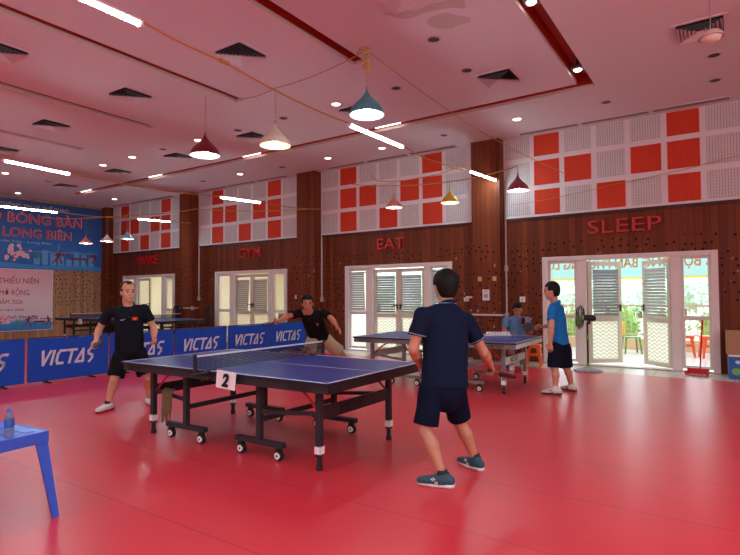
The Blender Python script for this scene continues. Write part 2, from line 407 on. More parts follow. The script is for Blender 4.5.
# ceiling with recessed slots
SLOTS = [(-7.24, -7.04, YB + .4, 6.47), (-9.84, -9.64, YB + .4, 6.45), (-12.6, -12.4, YB + .4, 6.47), (-4.62, -4.40, YB + .4, 6.42),
         (-2.04, -1.80, YB + .4, 9.1), (-18.4, -1.80, 9.1, 9.36)]
xs = sorted({XL, XR} | {v for s in SLOTS for v in s[:2]}); ys = sorted({YB, D + .2} | {v for s in SLOTS for v in s[2:]})
def in_slot(x, y): return any(a < x < b and c < y < d for a, b, c, d in SLOTS)
m = MB(); ZT = ZC + .26; ZL = ZC + .055
for x0, x1 in zip(xs, xs[1:]):
    for y0, y1 in zip(ys, ys[1:]):
        hole = in_slot((x0 + x1) / 2, (y0 + y1) / 2); m.mi = 1 if hole else 0
        z = ZT if hole else ZC
        m.quad([(x0, y0, z), (x1, y0, z), (x1, y1, z), (x0, y1, z)])
        m.mi = 2
        if hole:
            for (ax, ay, bx, by, ox, oy) in ((x0, y0, x0, y1, x0 - .01, (y0 + y1) / 2), (x1, y0, x1, y1, x1 + .01, (y0 + y1) / 2), (x0, y0, x1, y0, (x0 + x1) / 2, y0 - .01), (x0, y1, x1, y1, (x0 + x1) / 2, y1 + .01)):
                if not in_slot(ox, oy):
                    m.mi = 2; m.quad([(ax, ay, ZC), (bx, by, ZC), (bx, by, ZL), (ax, ay, ZL)]); m.mi = 1; m.quad([(ax, ay, ZL), (bx, by, ZL), (bx, by, ZT), (ax, ay, ZT)])
m.mi = 0; m.box(((XL + XR) / 2, (YB + D) / 2, ZT + .15), (XR - XL + .6, D - YB + .6, .2))
ceiling = m.build('ceiling', [CEIL, mat('slot_red_wood', (178, 50, 36), .5, var=.1), mat('slot_side', (206, 190, 184), .6)])
structure(ceiling, 'white painted ceiling with narrow recessed slots and vents', 'ceiling')
STAIN = mat('ceiling_stain', (196, 186, 182), .85, var=.06, scale=5)
for pts in ([(-3.48, 5.42), (-3.36, 5.66), (-3.22, 5.72), (-3.0, 5.70), (-2.72, 5.78), (-2.58, 5.90), (-2.52, 5.72), (-2.66, 5.62), (-2.86, 5.58), (-3.1, 5.6), (-3.24, 5.5)],
            [(-3.12, 5.9), (-3.0, 5.82), (-2.82, 5.84), (-2.74, 5.98), (-2.62, 6.12), (-2.66, 6.24), (-2.84, 6.2), (-2.92, 6.24), (-3.06, 6.16), (-3.14, 6.02)]):
    m = MB(); m.prism([(x, y, ZC - .002) for x, y in pts], (0, 0, -.002)); m.build('water_stain', STAIN, ceiling)

# back wall with four door openings
m = MB(); prev = XL
for k in (3, 2, 1, 0):
    x0 = BAY0 - PITCH * k; x1 = x0 + BAYW
    m.box(((prev + x0) / 2, D + .1, ZC / 2), (x0 - prev, .2, ZC)); m.box(((x0 + x1) / 2, D + .1, (DOORH + ZC) / 2), (BAYW, .2, ZC - DOORH)); prev = x1
m.box(((prev + XR) / 2, D + .1, ZC / 2), (XR - prev, .2, ZC))
structure(m.build('wall_back', W_DARK), 'dark red-brown wood boarded wall with drilled holes and doors')
m = MB(); m.box((XL - .1, (YB + D) / 2, ZC / 2), (.2, D - YB + .4, ZC))
structure(m.build('wall_left', W_LEFT), 'pale brown wood boarded end wall behind the banners')
ADDED_WINS = [(-6.6, -4.0), (-3.0, -.4), (.6, 3.2)]      # unseen window openings, added to bring cool daylight in from the side
m = MB(); prev = YB - .2
m.box((XR + .1, (YB + D) / 2, .45), (.2, D - YB + .4, .9)); m.box((XR + .1, (YB + D) / 2, (2.9 + ZC) / 2), (.2, D - YB + .4, ZC - 2.9))
for y0, y1 in ADDED_WINS + [(D + .2, None)]:
    m.box((XR + .1, (prev + y0) / 2, 1.9), (.2, y0 - prev, 2.0)); prev = y1
structure(m.build('wall_right', CREAM), 'plain cream wall with added daylight openings on the near side of the hall')
m = MB(); m.box(((XL + XR) / 2, YB - .1, ZC / 2), (XR - XL + .4, .2, ZC)); structure(m.build('wall_front', CREAM), 'plain cream wall behind the viewer')

# wood columns (right edges at -4.18 - PITCH*k)
for k, lab in enumerate(('wood clad column between the EAT and SLEEP doors', 'wood clad column between the GYM and EAT doors', 'wood clad column between the WAKE and GYM doors', 'wood clad column in the corner beside the blue banner')):
    xr = -4.18 - PITCH * k; wd_ = .66
    if k == 3: xr, wd_ = -19.86, .36
    m = MB(); m.box((xr - wd_ / 2, D - .15, ZC / 2), (wd_, .3, ZC)); structure(m.build('column', W_DARK), lab, 'column')

# tiled acoustic bands above the doors
REDS = {(1, 0), (1, 1), (1, 2), (2, 1), (3, 2), (4, 1), (5, 0), (5, 1), (5, 2)}
for k, nm in enumerate(('SLEEP', 'EAT', 'GYM', 'WAKE')):
    x0 = -4.18 - PITCH * k; x1 = x0 + PITCH - .66
    if k == 0: x1 = x0 + 5.0
    if k == 3: x0 = -19.86
    m = MB(); m.box(((x0 + x1) / 2, D - .012, (3.125 + ZC) / 2), (x1 - x0, .024, ZC - 3.125))
    tx = -4.13 - PITCH * k
    for i in range(8 if k == 0 else 7):
        for j, (za, zb) in enumerate(((4.436, 4.89), (3.805, 4.332), (3.174, 3.700))):
            m.mi = 2 if (i, j) in REDS else 1
            xa, xb = max(tx + .6332 * i, x0 + .05), min(tx + .6332 * i + .532, x1 - .01)
            m.box(((xa + xb) / 2, D - .026, (za + zb) / 2), (xb - xa, .012, zb - za))
    m.mi = 3; m.box(((x0 + x1) / 2, D - .02, 3.10), (x1 - x0, .04, .05))
    structure(m.build('trim_%d' % (k + 1), [PANELW, T_GREY, T_RED, mat('dark_wood_edge', (58, 20, 12), .5)]), 'white band of grey and red acoustic tiles above the %s doors' % nm, 'wall panel')

# ------------------------------------------------------------------ doors
BLINDM = translucent('grey_blind_slat', (186, 180, 184), .45)
BLIND_LIT = translucent('lit_blind_slat', (214, 212, 208), .4)  # paler copy of the slats, outdoor light put into the colour
LOCK = mat('black_lock', (24, 22, 22), .4)
def frame_rect(m, x0, x1, z0, z1, w, y0, y1):
    yc, t = (y0 + y1) / 2, y1 - y0
    m.box((x0 + w / 2, yc, (z0 + z1) / 2), (w, t, z1 - z0)); m.box((x1 - w / 2, yc, (z0 + z1) / 2), (w, t, z1 - z0))
    m.box(((x0 + x1) / 2, yc, z0 + w / 2), (x1 - x0 - 2 * w, t, w)); m.box(((x0 + x1) / 2, yc, z1 - w / 2), (x1 - x0 - 2 * w, t, w))
def blind(parent, x0, x1, z0, z1, y, ma, skew=0.0):
    m = MB(); n = int((z1 - z0) / .060)
    tilt = Matrix.Rotation(-.86, 3, 'X')
    for i in range(n):
        z = z0 + (i + .5) * (z1 - z0) / n; f = (z - z0) / (z1 - z0)
        xa, xb = x0 + max(0, skew) * 0, x1 - skew * f
        if skew < 0: xa, xb = x0, x1 + skew * (1 - f)
        m.box(((xa + xb) / 2, y, z), (xb - xa, .066, .003), tilt)
    m.box(((x0 + x1) / 2, y, z1 + .015), (x1 - x0, .03, .03)); m.box(((x0 + x1) / 2, y, z0 - .01), (x1 - x0, .03, .02))
    for q in (.14, .86): m.box((x0 + (x1 - x0) * q, y, (z0 + z1) / 2), (.006, .004, z1 - z0))
    return m.build('blind', ma, parent)
def leaf(bay, hx, sgn, ang, with_blind, skew=0.0, blind_mat=None):
    """door leaf .755 wide hinged at hx; sgn +1 reaches to the right, swings outward by ang"""
    e = bpy.data.objects.new('door_leaf', None); C.objects.link(e); e.parent = bay; e.location = (hx, .08, 0); e.rotation_euler = (0, 0, ang * sgn)
    X0, X1 = (0, .75) if sgn > 0 else (-.75, 0)
    m = MB(); frame_rect(m, X0, X1, .03, 2.12, .085, -.025, .025)
    m.box(((X0 + X1) / 2, 0, .93), (.58, .05, .09)); m.build('leaf_frame', CREAMF, e, bevel=.004)
    m = MB(); m.box(((X0 + X1) / 2, 0, (.975 + 2.035) / 2), (.58, .006, 1.06)); m.build('glass_pane', GLASS, e)
    m = MB(); m.box(((X0 + X1) / 2, 0, .5), (.58, .008, .77)); m.build('patterned_pane', ZIG, e)
    if with_blind: blind(e, X0 + .09, X1 - .09, 1.0, 1.92, -.05, blind_mat or BLINDM, skew)
    hxp = X1 - .04 if sgn > 0 else X0 + .04
    m = MB(); m.box((hxp, -.035, 1.16), (.035, .02, .14)); m.cyl((hxp, -.04, 1.19), (hxp, -.085, 1.19), .011); m.cyl((hxp, -.08, 1.19), (hxp - sgn * .1, -.08, 1.185), .010)
    m.build('handle', LOCK, e, smooth=True)
    return e
def bay(k, label, angs, blinds, fixed_blinds, right_leaf=True):
    x0 = BAY0 - PITCH * k
    e = thing('door_%d' % (k + 1), label, 'door', (x0, D, 0), kind='structure')
    m = MB(); w = BAYW
    m.box((.055, .07, DOORH / 2), (.11, .2, DOORH)); m.box((w - .055, .07, DOORH / 2), (.11, .2, DOORH)); m.box((w / 2, .07, DOORH - .045), (w - .22, .2, .09))
    m.box((.79, .07, 1.08), (.18, .16, 2.16)); m.box((w - .68, .07, 1.08), (.16, .16, 2.16)); m.box((w / 2, .09, .008), (w - .2, .22, .016))
    m.build('door_frame', WHITE, e, bevel=.006)
    for side, (xa, xb) in enumerate(((.11, .70), (w - .60, w - .11))):
        s = bpy.data.objects.new('side_window', None); C.objects.link(s); s.parent = e
        m = MB(); frame_rect(m, xa, xb, .05, DOORH - .09, .055, .03, .09); m.box(((xa + xb) / 2, .06, .99), (xb - xa - .1, .06, .08)); m.build('window_sash', WHITE, s, bevel=.004)
        m = MB(); m.box(((xa + xb) / 2, .06, 1.06), (xb - xa - .1, .006, 2.0)); m.build('window_pane', GLASS, s)
        m = MB(); m.box(((xa + xb) / 2, .02, 1.0), (.05, .02, .02)); m.box(((xa + xb) / 2 + .03, .012, 1.005), (.07, .012, .012)); m.build('window_latch', WHITEP, s)
        if fixed_blinds[side]: blind(s, xa + .06, xb - .06, 1.06, 2.04, .015, BLINDM, .04)
    leaf(e, .89, 1, angs[0], blinds[0], .0 if k != 2 else -.06)
    if right_leaf: leaf(e, 2.40, -1, angs[1], blinds[1], .0 if k else .0, BLIND_LIT if k == 0 else BLINDM)
    return e
bay(0, 'white framed glass double door standing open below the SLEEP letters', (.75, .76), (True, True), (False, False))
bay(1, 'closed white double door with lowered grey blinds below the EAT letters', (0, 0), (True, True), (True, True))
bay(2, 'closed white double door with crooked blinds below the GYM letters', (0, 0), (True, True), (False, False))
bay(3, 'white glass door standing open onto a cream room below the WAKE letters', (0, 1.5), (False, False), (False, False))

# word signs over the doors
SIGNR = mat('sign_red', (196, 30, 26), .4); SIGND = mat('sign_side', (120, 16, 14), .5)
for k, (wd, x0, x1, zb, h, bo) in enumerate((('SLEEP', -2.42, -1.08, 2.675, .285, 0.0), ('EAT', -7.56, -6.75, 2.63, .29, .0), ('GYM', -12.77, -11.83, 2.645, .30, .0), ('WAKE', -18.25, -17.0, 2.63, .32, .0))):
    s = thing('word_sign', 'red raised letters spelling %s over a door' % wd, 'sign', ((x0 + x1) / 2, D, zb), group='red word signs over the doors')
    text(wd, SIGNR, s, (0, -.035, 0), (1, 0, 0), (0, 0, 1), h, width=x1 - x0, extrude=.03, bold=bo, align='CENTER')

# room behind the GYM and WAKE doors
rx0, rx1, ry0, ry1 = -20.4, -10.4, D + .2, 15.4
for nm_, c_, d_, m_, lab_ in (('wall_room_back', ((rx0 + rx1) / 2, ry1 + .05, 1.5), (rx1 - rx0, .1, 3.0), CREAM, 'cream wall at the back of the side rooms'), ('wall_room_left', (rx0 - .05, (ry0 + ry1) / 2, 1.5), (.1, ry1 - ry0, 3), CREAM, 'cream left wall of the room behind the WAKE door'),
                              ('wall_room_right', (rx1 + .05, (ry0 + ry1) / 2, 1.5), (.1, ry1 - ry0, 3), CREAM, 'cream right wall of the room behind the GYM door'), ('wall_room_middle', (-15.3, (ry0 + ry1) / 2, 1.5), (.1, ry1 - ry0, 3), CREAM, 'cream wall between the two side rooms'),
                              ('ceiling_rooms', ((rx0 + rx1) / 2, (ry0 + ry1) / 2, 3.05), (rx1 - rx0, ry1 - ry0, .1), WHITEP, 'white ceiling of the side rooms'), ('floor_rooms', ((rx0 + rx1) / 2, (ry0 + ry1) / 2, -.05), (rx1 - rx0, ry1 - ry0, .1), MARBLE, 'cream tiled floor of the side rooms')):
    m = MB(); m.box(c_, d_); structure(m.build(nm_, m_), lab_, nm_.split('_')[0])
for _x in (-12.6, -17.6): area_light('room_lamp', (_x, 13.4, 2.95), .3, 1.2, 120 * LAMP, (1.0, .99, .94))

# terrace outside EAT and SLEEP
m = MB(); m.box((-2.4, (D + .2 + 16) / 2, -.08), (15.9, 16 - D - .2, .12)); m.mi = 1
m.box((-2.4, 15.7, .12), (15.9, .2, .30))
structure(m.build('ground_terrace', [TERRACE, mat('ochre_curb', (222, 192, 150), .7, var=.05)]), 'pale tiled terrace with an ochre kerb outside the doors', 'ground')
RAILM = mat('pale_railing', (206, 186, 164), .6)
rail = thing('terrace_railing', 'pale metal picket railing along the terrace edge outside the doors', 'railing', (0, 15.7, .27))
m = MB(); m.box((-2.4, 0, .87), (15.8, .05, .05)); m.box((-2.4, 0, .12), (15.8, .04, .04)); m.build('hand_rail', RAILM, rail)
m = MB()
for i in range(105): m.box((-10.2 + i * .15, 0, .49), (.018, .018, .74))
m.build('pickets', RAILM, rail)
# club banner hung on the terrace, its lettering faces outward and shows through from behind
bo = thing('terrace_banner', 'translucent teal club banner with orange letters seen from behind outside the doors', 'banner', (0, 15.3, 0))
BANT = translucent('banner_teal', (184, 216, 214), .75, .14); BANY = translucent('banner_yellow', (232, 214, 130), .7, .1); BANO = translucent('banner_orange', (255, 150, 104), .92, 0)
m = MB(); m.box((-1.6, 0, 2.42), (9.6, .006, 1.06)); m.build('banner_cloth', BANT, bo)
m = MB(); m.box((-1.6, 0, 1.86), (9.6, .007, .06)); m.build('bottom_hem', BANY, bo)
text('CÂU LẠC BỘ BÓNG BÀN PHƯỜNG LONG BIÊN', BANO, bo, (.70, -.006, 2.14), (-1, 0, 0), (0, 0, 1), .26, width=6.15, extrude=0, bold=.03)
for px in (-6.4, 3.2):
    m = MB(); m.cyl((px, .06, 0), (px, .06, 3.0), .03); m.build('banner_pole', WHITEP, bo)

# greenery and houses beyond the terrace
def leafmat(name, a, b):
    m_ = bpy.data.materials.new(name); m_.use_nodes = True; nt = m_.node_tree; p = nt.nodes['Principled BSDF']
    g = N(nt, 'ShaderNodeNewGeometry'); n = N(nt, 'ShaderNodeTexNoise'); n.inputs['Scale'].default_value = 9; n.inputs['Detail'].default_value = 4
    nt.links.new(g.outputs['Position'], n.inputs['Vector']); nt.links.new(mixc(nt, n.outputs['Fac'], rgb(*a), rgb(*b)), p.inputs['Base Color'])
    p.inputs['Roughness'].default_value = .8; p.inputs['Subsurface Weight'].default_value = 0; return m_
LEAF1 = leafmat('bright_leaves', (96, 150, 60), (186, 214, 120)); LEAF2 = leafmat('hazy_leaves', (200, 222, 204), (224, 236, 222)); BARK = mat('bark', (120, 100, 80), .9)  # far leaves are paled, distance haze put into their colour
rng = random.Random(3)
def leaf_blob(c, r, n, leafsize):
    m = MB(); 
    for i in range(n):
        th, ph, q = rng.uniform(0, 2 * PI), math.acos(rng.uniform(-1, 1)), rng.uniform(.62, 1.0)
        p = Vector((c[0] + r[0] * q * math.sin(ph) * math.cos(th), c[1] + r[1] * q * math.sin(ph) * math.sin(th), c[2] + r[2] * q * math.cos(ph)))
        a = Vector((rng.gauss(0, 1), rng.gauss(0, 1), rng.gauss(0, 1))).normalized(); b_ = a.cross(Vector((rng.gauss(0, 1), rng.gauss(0, 1), rng.gauss(0, 1)))).normalized()
        s_ = leafsize * rng.uniform(.6, 1.3)
        m.quad([p - a * s_, p - b_ * s_ * .5, p + a * s_, p + b_ * s_ * .5])
    m.lathe([(0, -.82), (.55, -.6), (.8, 0), (.55, .6), (0, .82)], c, 14, Matrix.Diagonal((r[0], r[1], r[2])))
    return m
for i, x in enumerate((-9.4, -7.9, -6.6, -5.2, -3.9, -2.7, -1.5, -.3, .9)):
    t_ = thing('bush', 'leafy green bush behind the terrace railing, %s from the left' % ordinal(i), 'bush', (x, 17.0 + .25 * (i % 2), -.35), group='bushes behind the terrace railing')
    leaf_blob((0, 0, .78), (.55, .55, .66 + .1 * (i % 3)), 420, .075).build('foliage', LEAF1, t_)
    m = MB(); m.cyl((0, 0, 0), (0, 0, .5), .05, .03); m.build('stem', BARK, t_)
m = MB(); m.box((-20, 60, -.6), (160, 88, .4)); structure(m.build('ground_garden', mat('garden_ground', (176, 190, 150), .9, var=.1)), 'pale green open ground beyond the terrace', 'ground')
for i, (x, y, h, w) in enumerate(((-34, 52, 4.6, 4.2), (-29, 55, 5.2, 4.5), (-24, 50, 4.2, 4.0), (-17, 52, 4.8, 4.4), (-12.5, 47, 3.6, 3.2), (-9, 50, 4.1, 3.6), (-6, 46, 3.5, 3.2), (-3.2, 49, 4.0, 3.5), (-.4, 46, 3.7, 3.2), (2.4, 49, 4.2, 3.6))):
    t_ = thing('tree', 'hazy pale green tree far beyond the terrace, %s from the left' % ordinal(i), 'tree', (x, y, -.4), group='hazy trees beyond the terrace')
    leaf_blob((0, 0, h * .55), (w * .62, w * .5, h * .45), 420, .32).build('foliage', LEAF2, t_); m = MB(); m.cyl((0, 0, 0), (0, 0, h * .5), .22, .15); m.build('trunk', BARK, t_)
HAZEW = mat('hazy_white_wall', (226, 228, 230), .8); HAZEG = mat('hazy_window', (176, 190, 204), .6); HAZER = mat('hazy_red_roof', (222, 186, 178), .8)  # distance haze put into these pale house colours
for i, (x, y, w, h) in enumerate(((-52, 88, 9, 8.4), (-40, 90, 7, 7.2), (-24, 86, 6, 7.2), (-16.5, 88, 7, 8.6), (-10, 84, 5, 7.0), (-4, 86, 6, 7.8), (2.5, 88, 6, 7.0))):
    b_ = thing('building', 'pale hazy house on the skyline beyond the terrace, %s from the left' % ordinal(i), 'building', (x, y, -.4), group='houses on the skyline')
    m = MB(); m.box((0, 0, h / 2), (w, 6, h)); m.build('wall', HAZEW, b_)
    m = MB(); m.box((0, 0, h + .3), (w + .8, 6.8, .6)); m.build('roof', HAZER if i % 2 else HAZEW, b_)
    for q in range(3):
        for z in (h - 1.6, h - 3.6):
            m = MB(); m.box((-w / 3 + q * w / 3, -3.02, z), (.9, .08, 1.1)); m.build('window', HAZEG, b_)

# ------------------------------------------------------------------ plastic stools and tables
def stool(name, label, cat, loc, rz, col, h=.45, w=.30, group=None):
    t_ = thing(name, label, cat, loc, rz, group)
    m = MB(); m.box((0, 0, h - .012), (w, w, .024)); m.box((0, 0, h - .045), (w * 1.03, w * 1.03, .05)); m.build('seat', col, t_, bevel=.008)
    for sx in (-1, 1):
        for sy in (-1, 1):
            m = MB(); a = w * .5 * .92; b2 = w * .5 * 1.18
            top = [Vector((sx * a, sy * a, h - .06)), Vector((sx * (a - .07), sy * a, h - .06)), Vector((sx * (a - .07), sy * (a - .02), h - .06)), Vector((sx * (a - .02), sy * (a - .02), h - .06)), Vector((sx * (a - .02), sy * (a - .07), h - .06)), Vector((sx * a, sy * (a - .07), h - .06))]
            bot = [Vector((sx * b2, sy * b2, 0)), Vector((sx * (b2 - .04), sy * b2, 0)), Vector((sx * (b2 - .04), sy * (b2 - .015), 0)), Vector((sx * (b2 - .015), sy * (b2 - .015), 0)), Vector((sx * (b2 - .015), sy * (b2 - .04), 0)), Vector((sx * b2, sy * (b2 - .04), 0))]
            A = [m.bm.verts.new(v) for v in top]; B = [m.bm.verts.new(v) for v in bot]
            for k in range(6): m.bm.faces.new((A[k], A[(k + 1) % 6], B[(k + 1) % 6], B[k]))
            m.bm.faces.new(A); m.bm.faces.new(B[::-1]); m.build('leg', col, t_)
    m = MB()
    for q in range(4):
        ang = q * PI / 2; R2 = Matrix.Rotation(ang, 3, 'Z'); y = w * .5 * 1.04
        m.box(R2 @ Vector((0, y, h * .52)), (w * .9, .012, .035), R2)
    m.build('stretcher', col, t_)
    return t_
ORANGE = mat('orange_plastic', (240, 104, 34), .4); BLUEP = mat('blue_plastic', (52, 98, 212), .36, var=.04); OUTO = mat('orange_red_plastic', (240, 96, 50), .4); GREENP = mat('green_plastic', (96, 150, 70), .4); YELP = mat('yellow_plastic', (244, 176, 48), .4)
stool('plastic_stool', 'orange plastic stool standing against the wood wall beside the seated man', 'stool', (-3.36, 10.86, 0), .2, ORANGE, .44, .28)
stool('plastic_stool', 'blue plastic stool under the seated man', 'stool', (-3.52, 10.24, 0), .5, BLUEP, .40, .28)
stool('plastic_stool', 'orange stool on the terrace nearer to the yellow bench', 'stool', (-.92, 14.5, -.02), .1, OUTO, .50, .32)
stool('plastic_stool', 'orange stool on the terrace nearer to the right door jamb', 'stool', (-.46, 14.45, -.02), .3, OUTO, .50, .32)
t_ = stool('low_bench', 'yellow-orange plastic table on the terrace behind the orange stools', 'table', (-1.35, 15.0, -.02), 0, YELP, .62, .62)
ch = thing('garden_chair', 'small green and yellow plastic chair on the terrace in the open doorway', 'chair', (-2.1, 14.6, -.02), .4)
m = MB(); m.box((0, 0, .40), (.36, .36, .03)); m.build('seat', GREENP, ch, bevel=.008)
for sx in (-1, 1):
    for sy in (-1, 1):
        m = MB(); m.bar((sx * .15, sy * .15, .39), (sx * .19, sy * .19, 0), .035, .035); m.build('leg', GREENP, ch)
m = MB(); m.box((-.16, .1, .60), (.05, .2, .34)); m.build('backrest', YELP, ch, bevel=.01)

# blue plastic table with the bottle, at the left edge of the picture
tb = thing('plastic_table', 'blue plastic table with slatted top in the left corner carrying a water bottle', 'table', (-3.72, 1.72, 0), 0)
ex = Vector((-.93, .10, 0)).normalized() ; ey = Vector((.2, -1.0, 0)).normalized()   # along the far edge, towards the viewer
ex = Vector((-.995, -.1, 0)); ey = Vector((.1, -.995, 0))
tb.location = (-3.755, 1.745, 0)
Lx, Ly, tz = 1.05, .72, .56
def tp(a, b, z): v = ex * a + ey * b; return Vector((v.x, v.y, z))
m = MB(); m.prism([tp(0, 0, tz), tp(Lx, 0, tz), tp(Lx, Ly, tz), tp(0, Ly, tz)], (0, 0, -.014))
for k in range(7): 
    for j in range(2):
        y0_ = .05 + k * .09; x0_ = .06 + j * .48
        m.prism([tp(x0_, y0_, tz + .003), tp(x0_ + .44, y0_, tz + .003), tp(x0_ + .44, y0_ + .06, tz + .003), tp(x0_, y0_ + .06, tz + .003)], (0, 0, -.006))
m.build('table_top', BLUEP, tb, bevel=.002)
m = MB()
for a0, b0, a1, b1 in ((0, 0, Lx, 0), (Lx, 0, Lx, Ly), (Lx, Ly, 0, Ly), (0, Ly, 0, 0)):
    p0, p1 = tp(a0, b0, tz - .035), tp(a1, b1, tz - .035); m.bar(p0, p1, .02, .075)
m.build('rim', BLUEP, tb, bevel=.004)
for a0, b0, da, db in ((0, 0, 1, 1), (Lx, 0, -1, 1), (Lx, Ly, -1, -1), (0, Ly, 1, -1)):
    m = MB(); A = []; B = []
    for (u_, v_) in ((0, 0), (.075, 0), (.075, .012), (.014, .012), (.014, .075), (0, .075)): A.append(m.bm.verts.new(tp(a0 + da * u_, b0 + db * v_, tz - .06)))
    for (u_, v_) in ((-.06, -.05), (-.015, -.05), (-.015, -.038), (-.046, -.038), (-.046, -.005), (-.06, -.005)): B.append(m.bm.verts.new(tp(a0 + da * u_, b0 + db * v_, 0)))
    for k in range(6): m.bm.faces.new((A[k], A[(k + 1) % 6], B[(k + 1) % 6], B[k]))
    m.bm.faces.new(A); m.bm.faces.new(B); m.build('leg', BLUEP, tb)
bt = thing('water_bottle', 'clear plastic water bottle with blue cap and blue label on the blue table', 'bottle', (-3.79, 1.53, tz + .003)); bt.scale = (.88, .88, .86)
WAT = mat('bottle_plastic', (190, 205, 215), .12, spec=.6); WAT.node_tree.nodes['Principled BSDF'].inputs['Transmission Weight'].default_value = .75; WAT.node_tree.nodes['Principled BSDF'].inputs['IOR'].default_value = 1.15
m = MB(); m.lathe([(0, 0), (.028, .002), (.031, .012), (.029, .03), (.031, .045), (.0305, .13), (.027, .15), (.014, .176), (.0125, .19), (0, .19)], seg=24); m.build('bottle_body', WAT, bt, smooth=True)
m = MB(); m.lathe([(.0315, .07), (.032, .072), (.032, .128), (.0315, .13)], seg=24); m.build('label', mat('bottle_label', (40, 96, 178), .4, var=.35, scale=60), bt, smooth=True)
m = MB(); m.lathe([(0, .206), (.0135, .206), (.0145, .202), (.0145, .184), (.0135, .182), (0, .182)], seg=20); m.build('cap', mat('bottle_cap', (40, 120, 205), .4), bt, smooth=True)
bg = thing('black_bag', 'black bag partly in view at the left edge on the blue table', 'bag', (-3.90, 1.43, tz + .003))
m = MB(); m.lathe([(0, 0), (.075, .004), (.085, .03), (.08, .10), (.055, .16), (.02, .2), (0, .205)], seg=20, m=Matrix.Diagonal((1, .7, 1))); m.build('bag_body', mat('black_nylon', (22, 22, 26), .6, var=.15), bg, smooth=True)
m = MB(); m.tube([(-.03, 0, .19), (-.03, 0, .24), (0, 0, .26), (.03, 0, .24), (.03, 0, .19)], .007); m.build('bag_handle', BLACKR, bg, smooth=True)

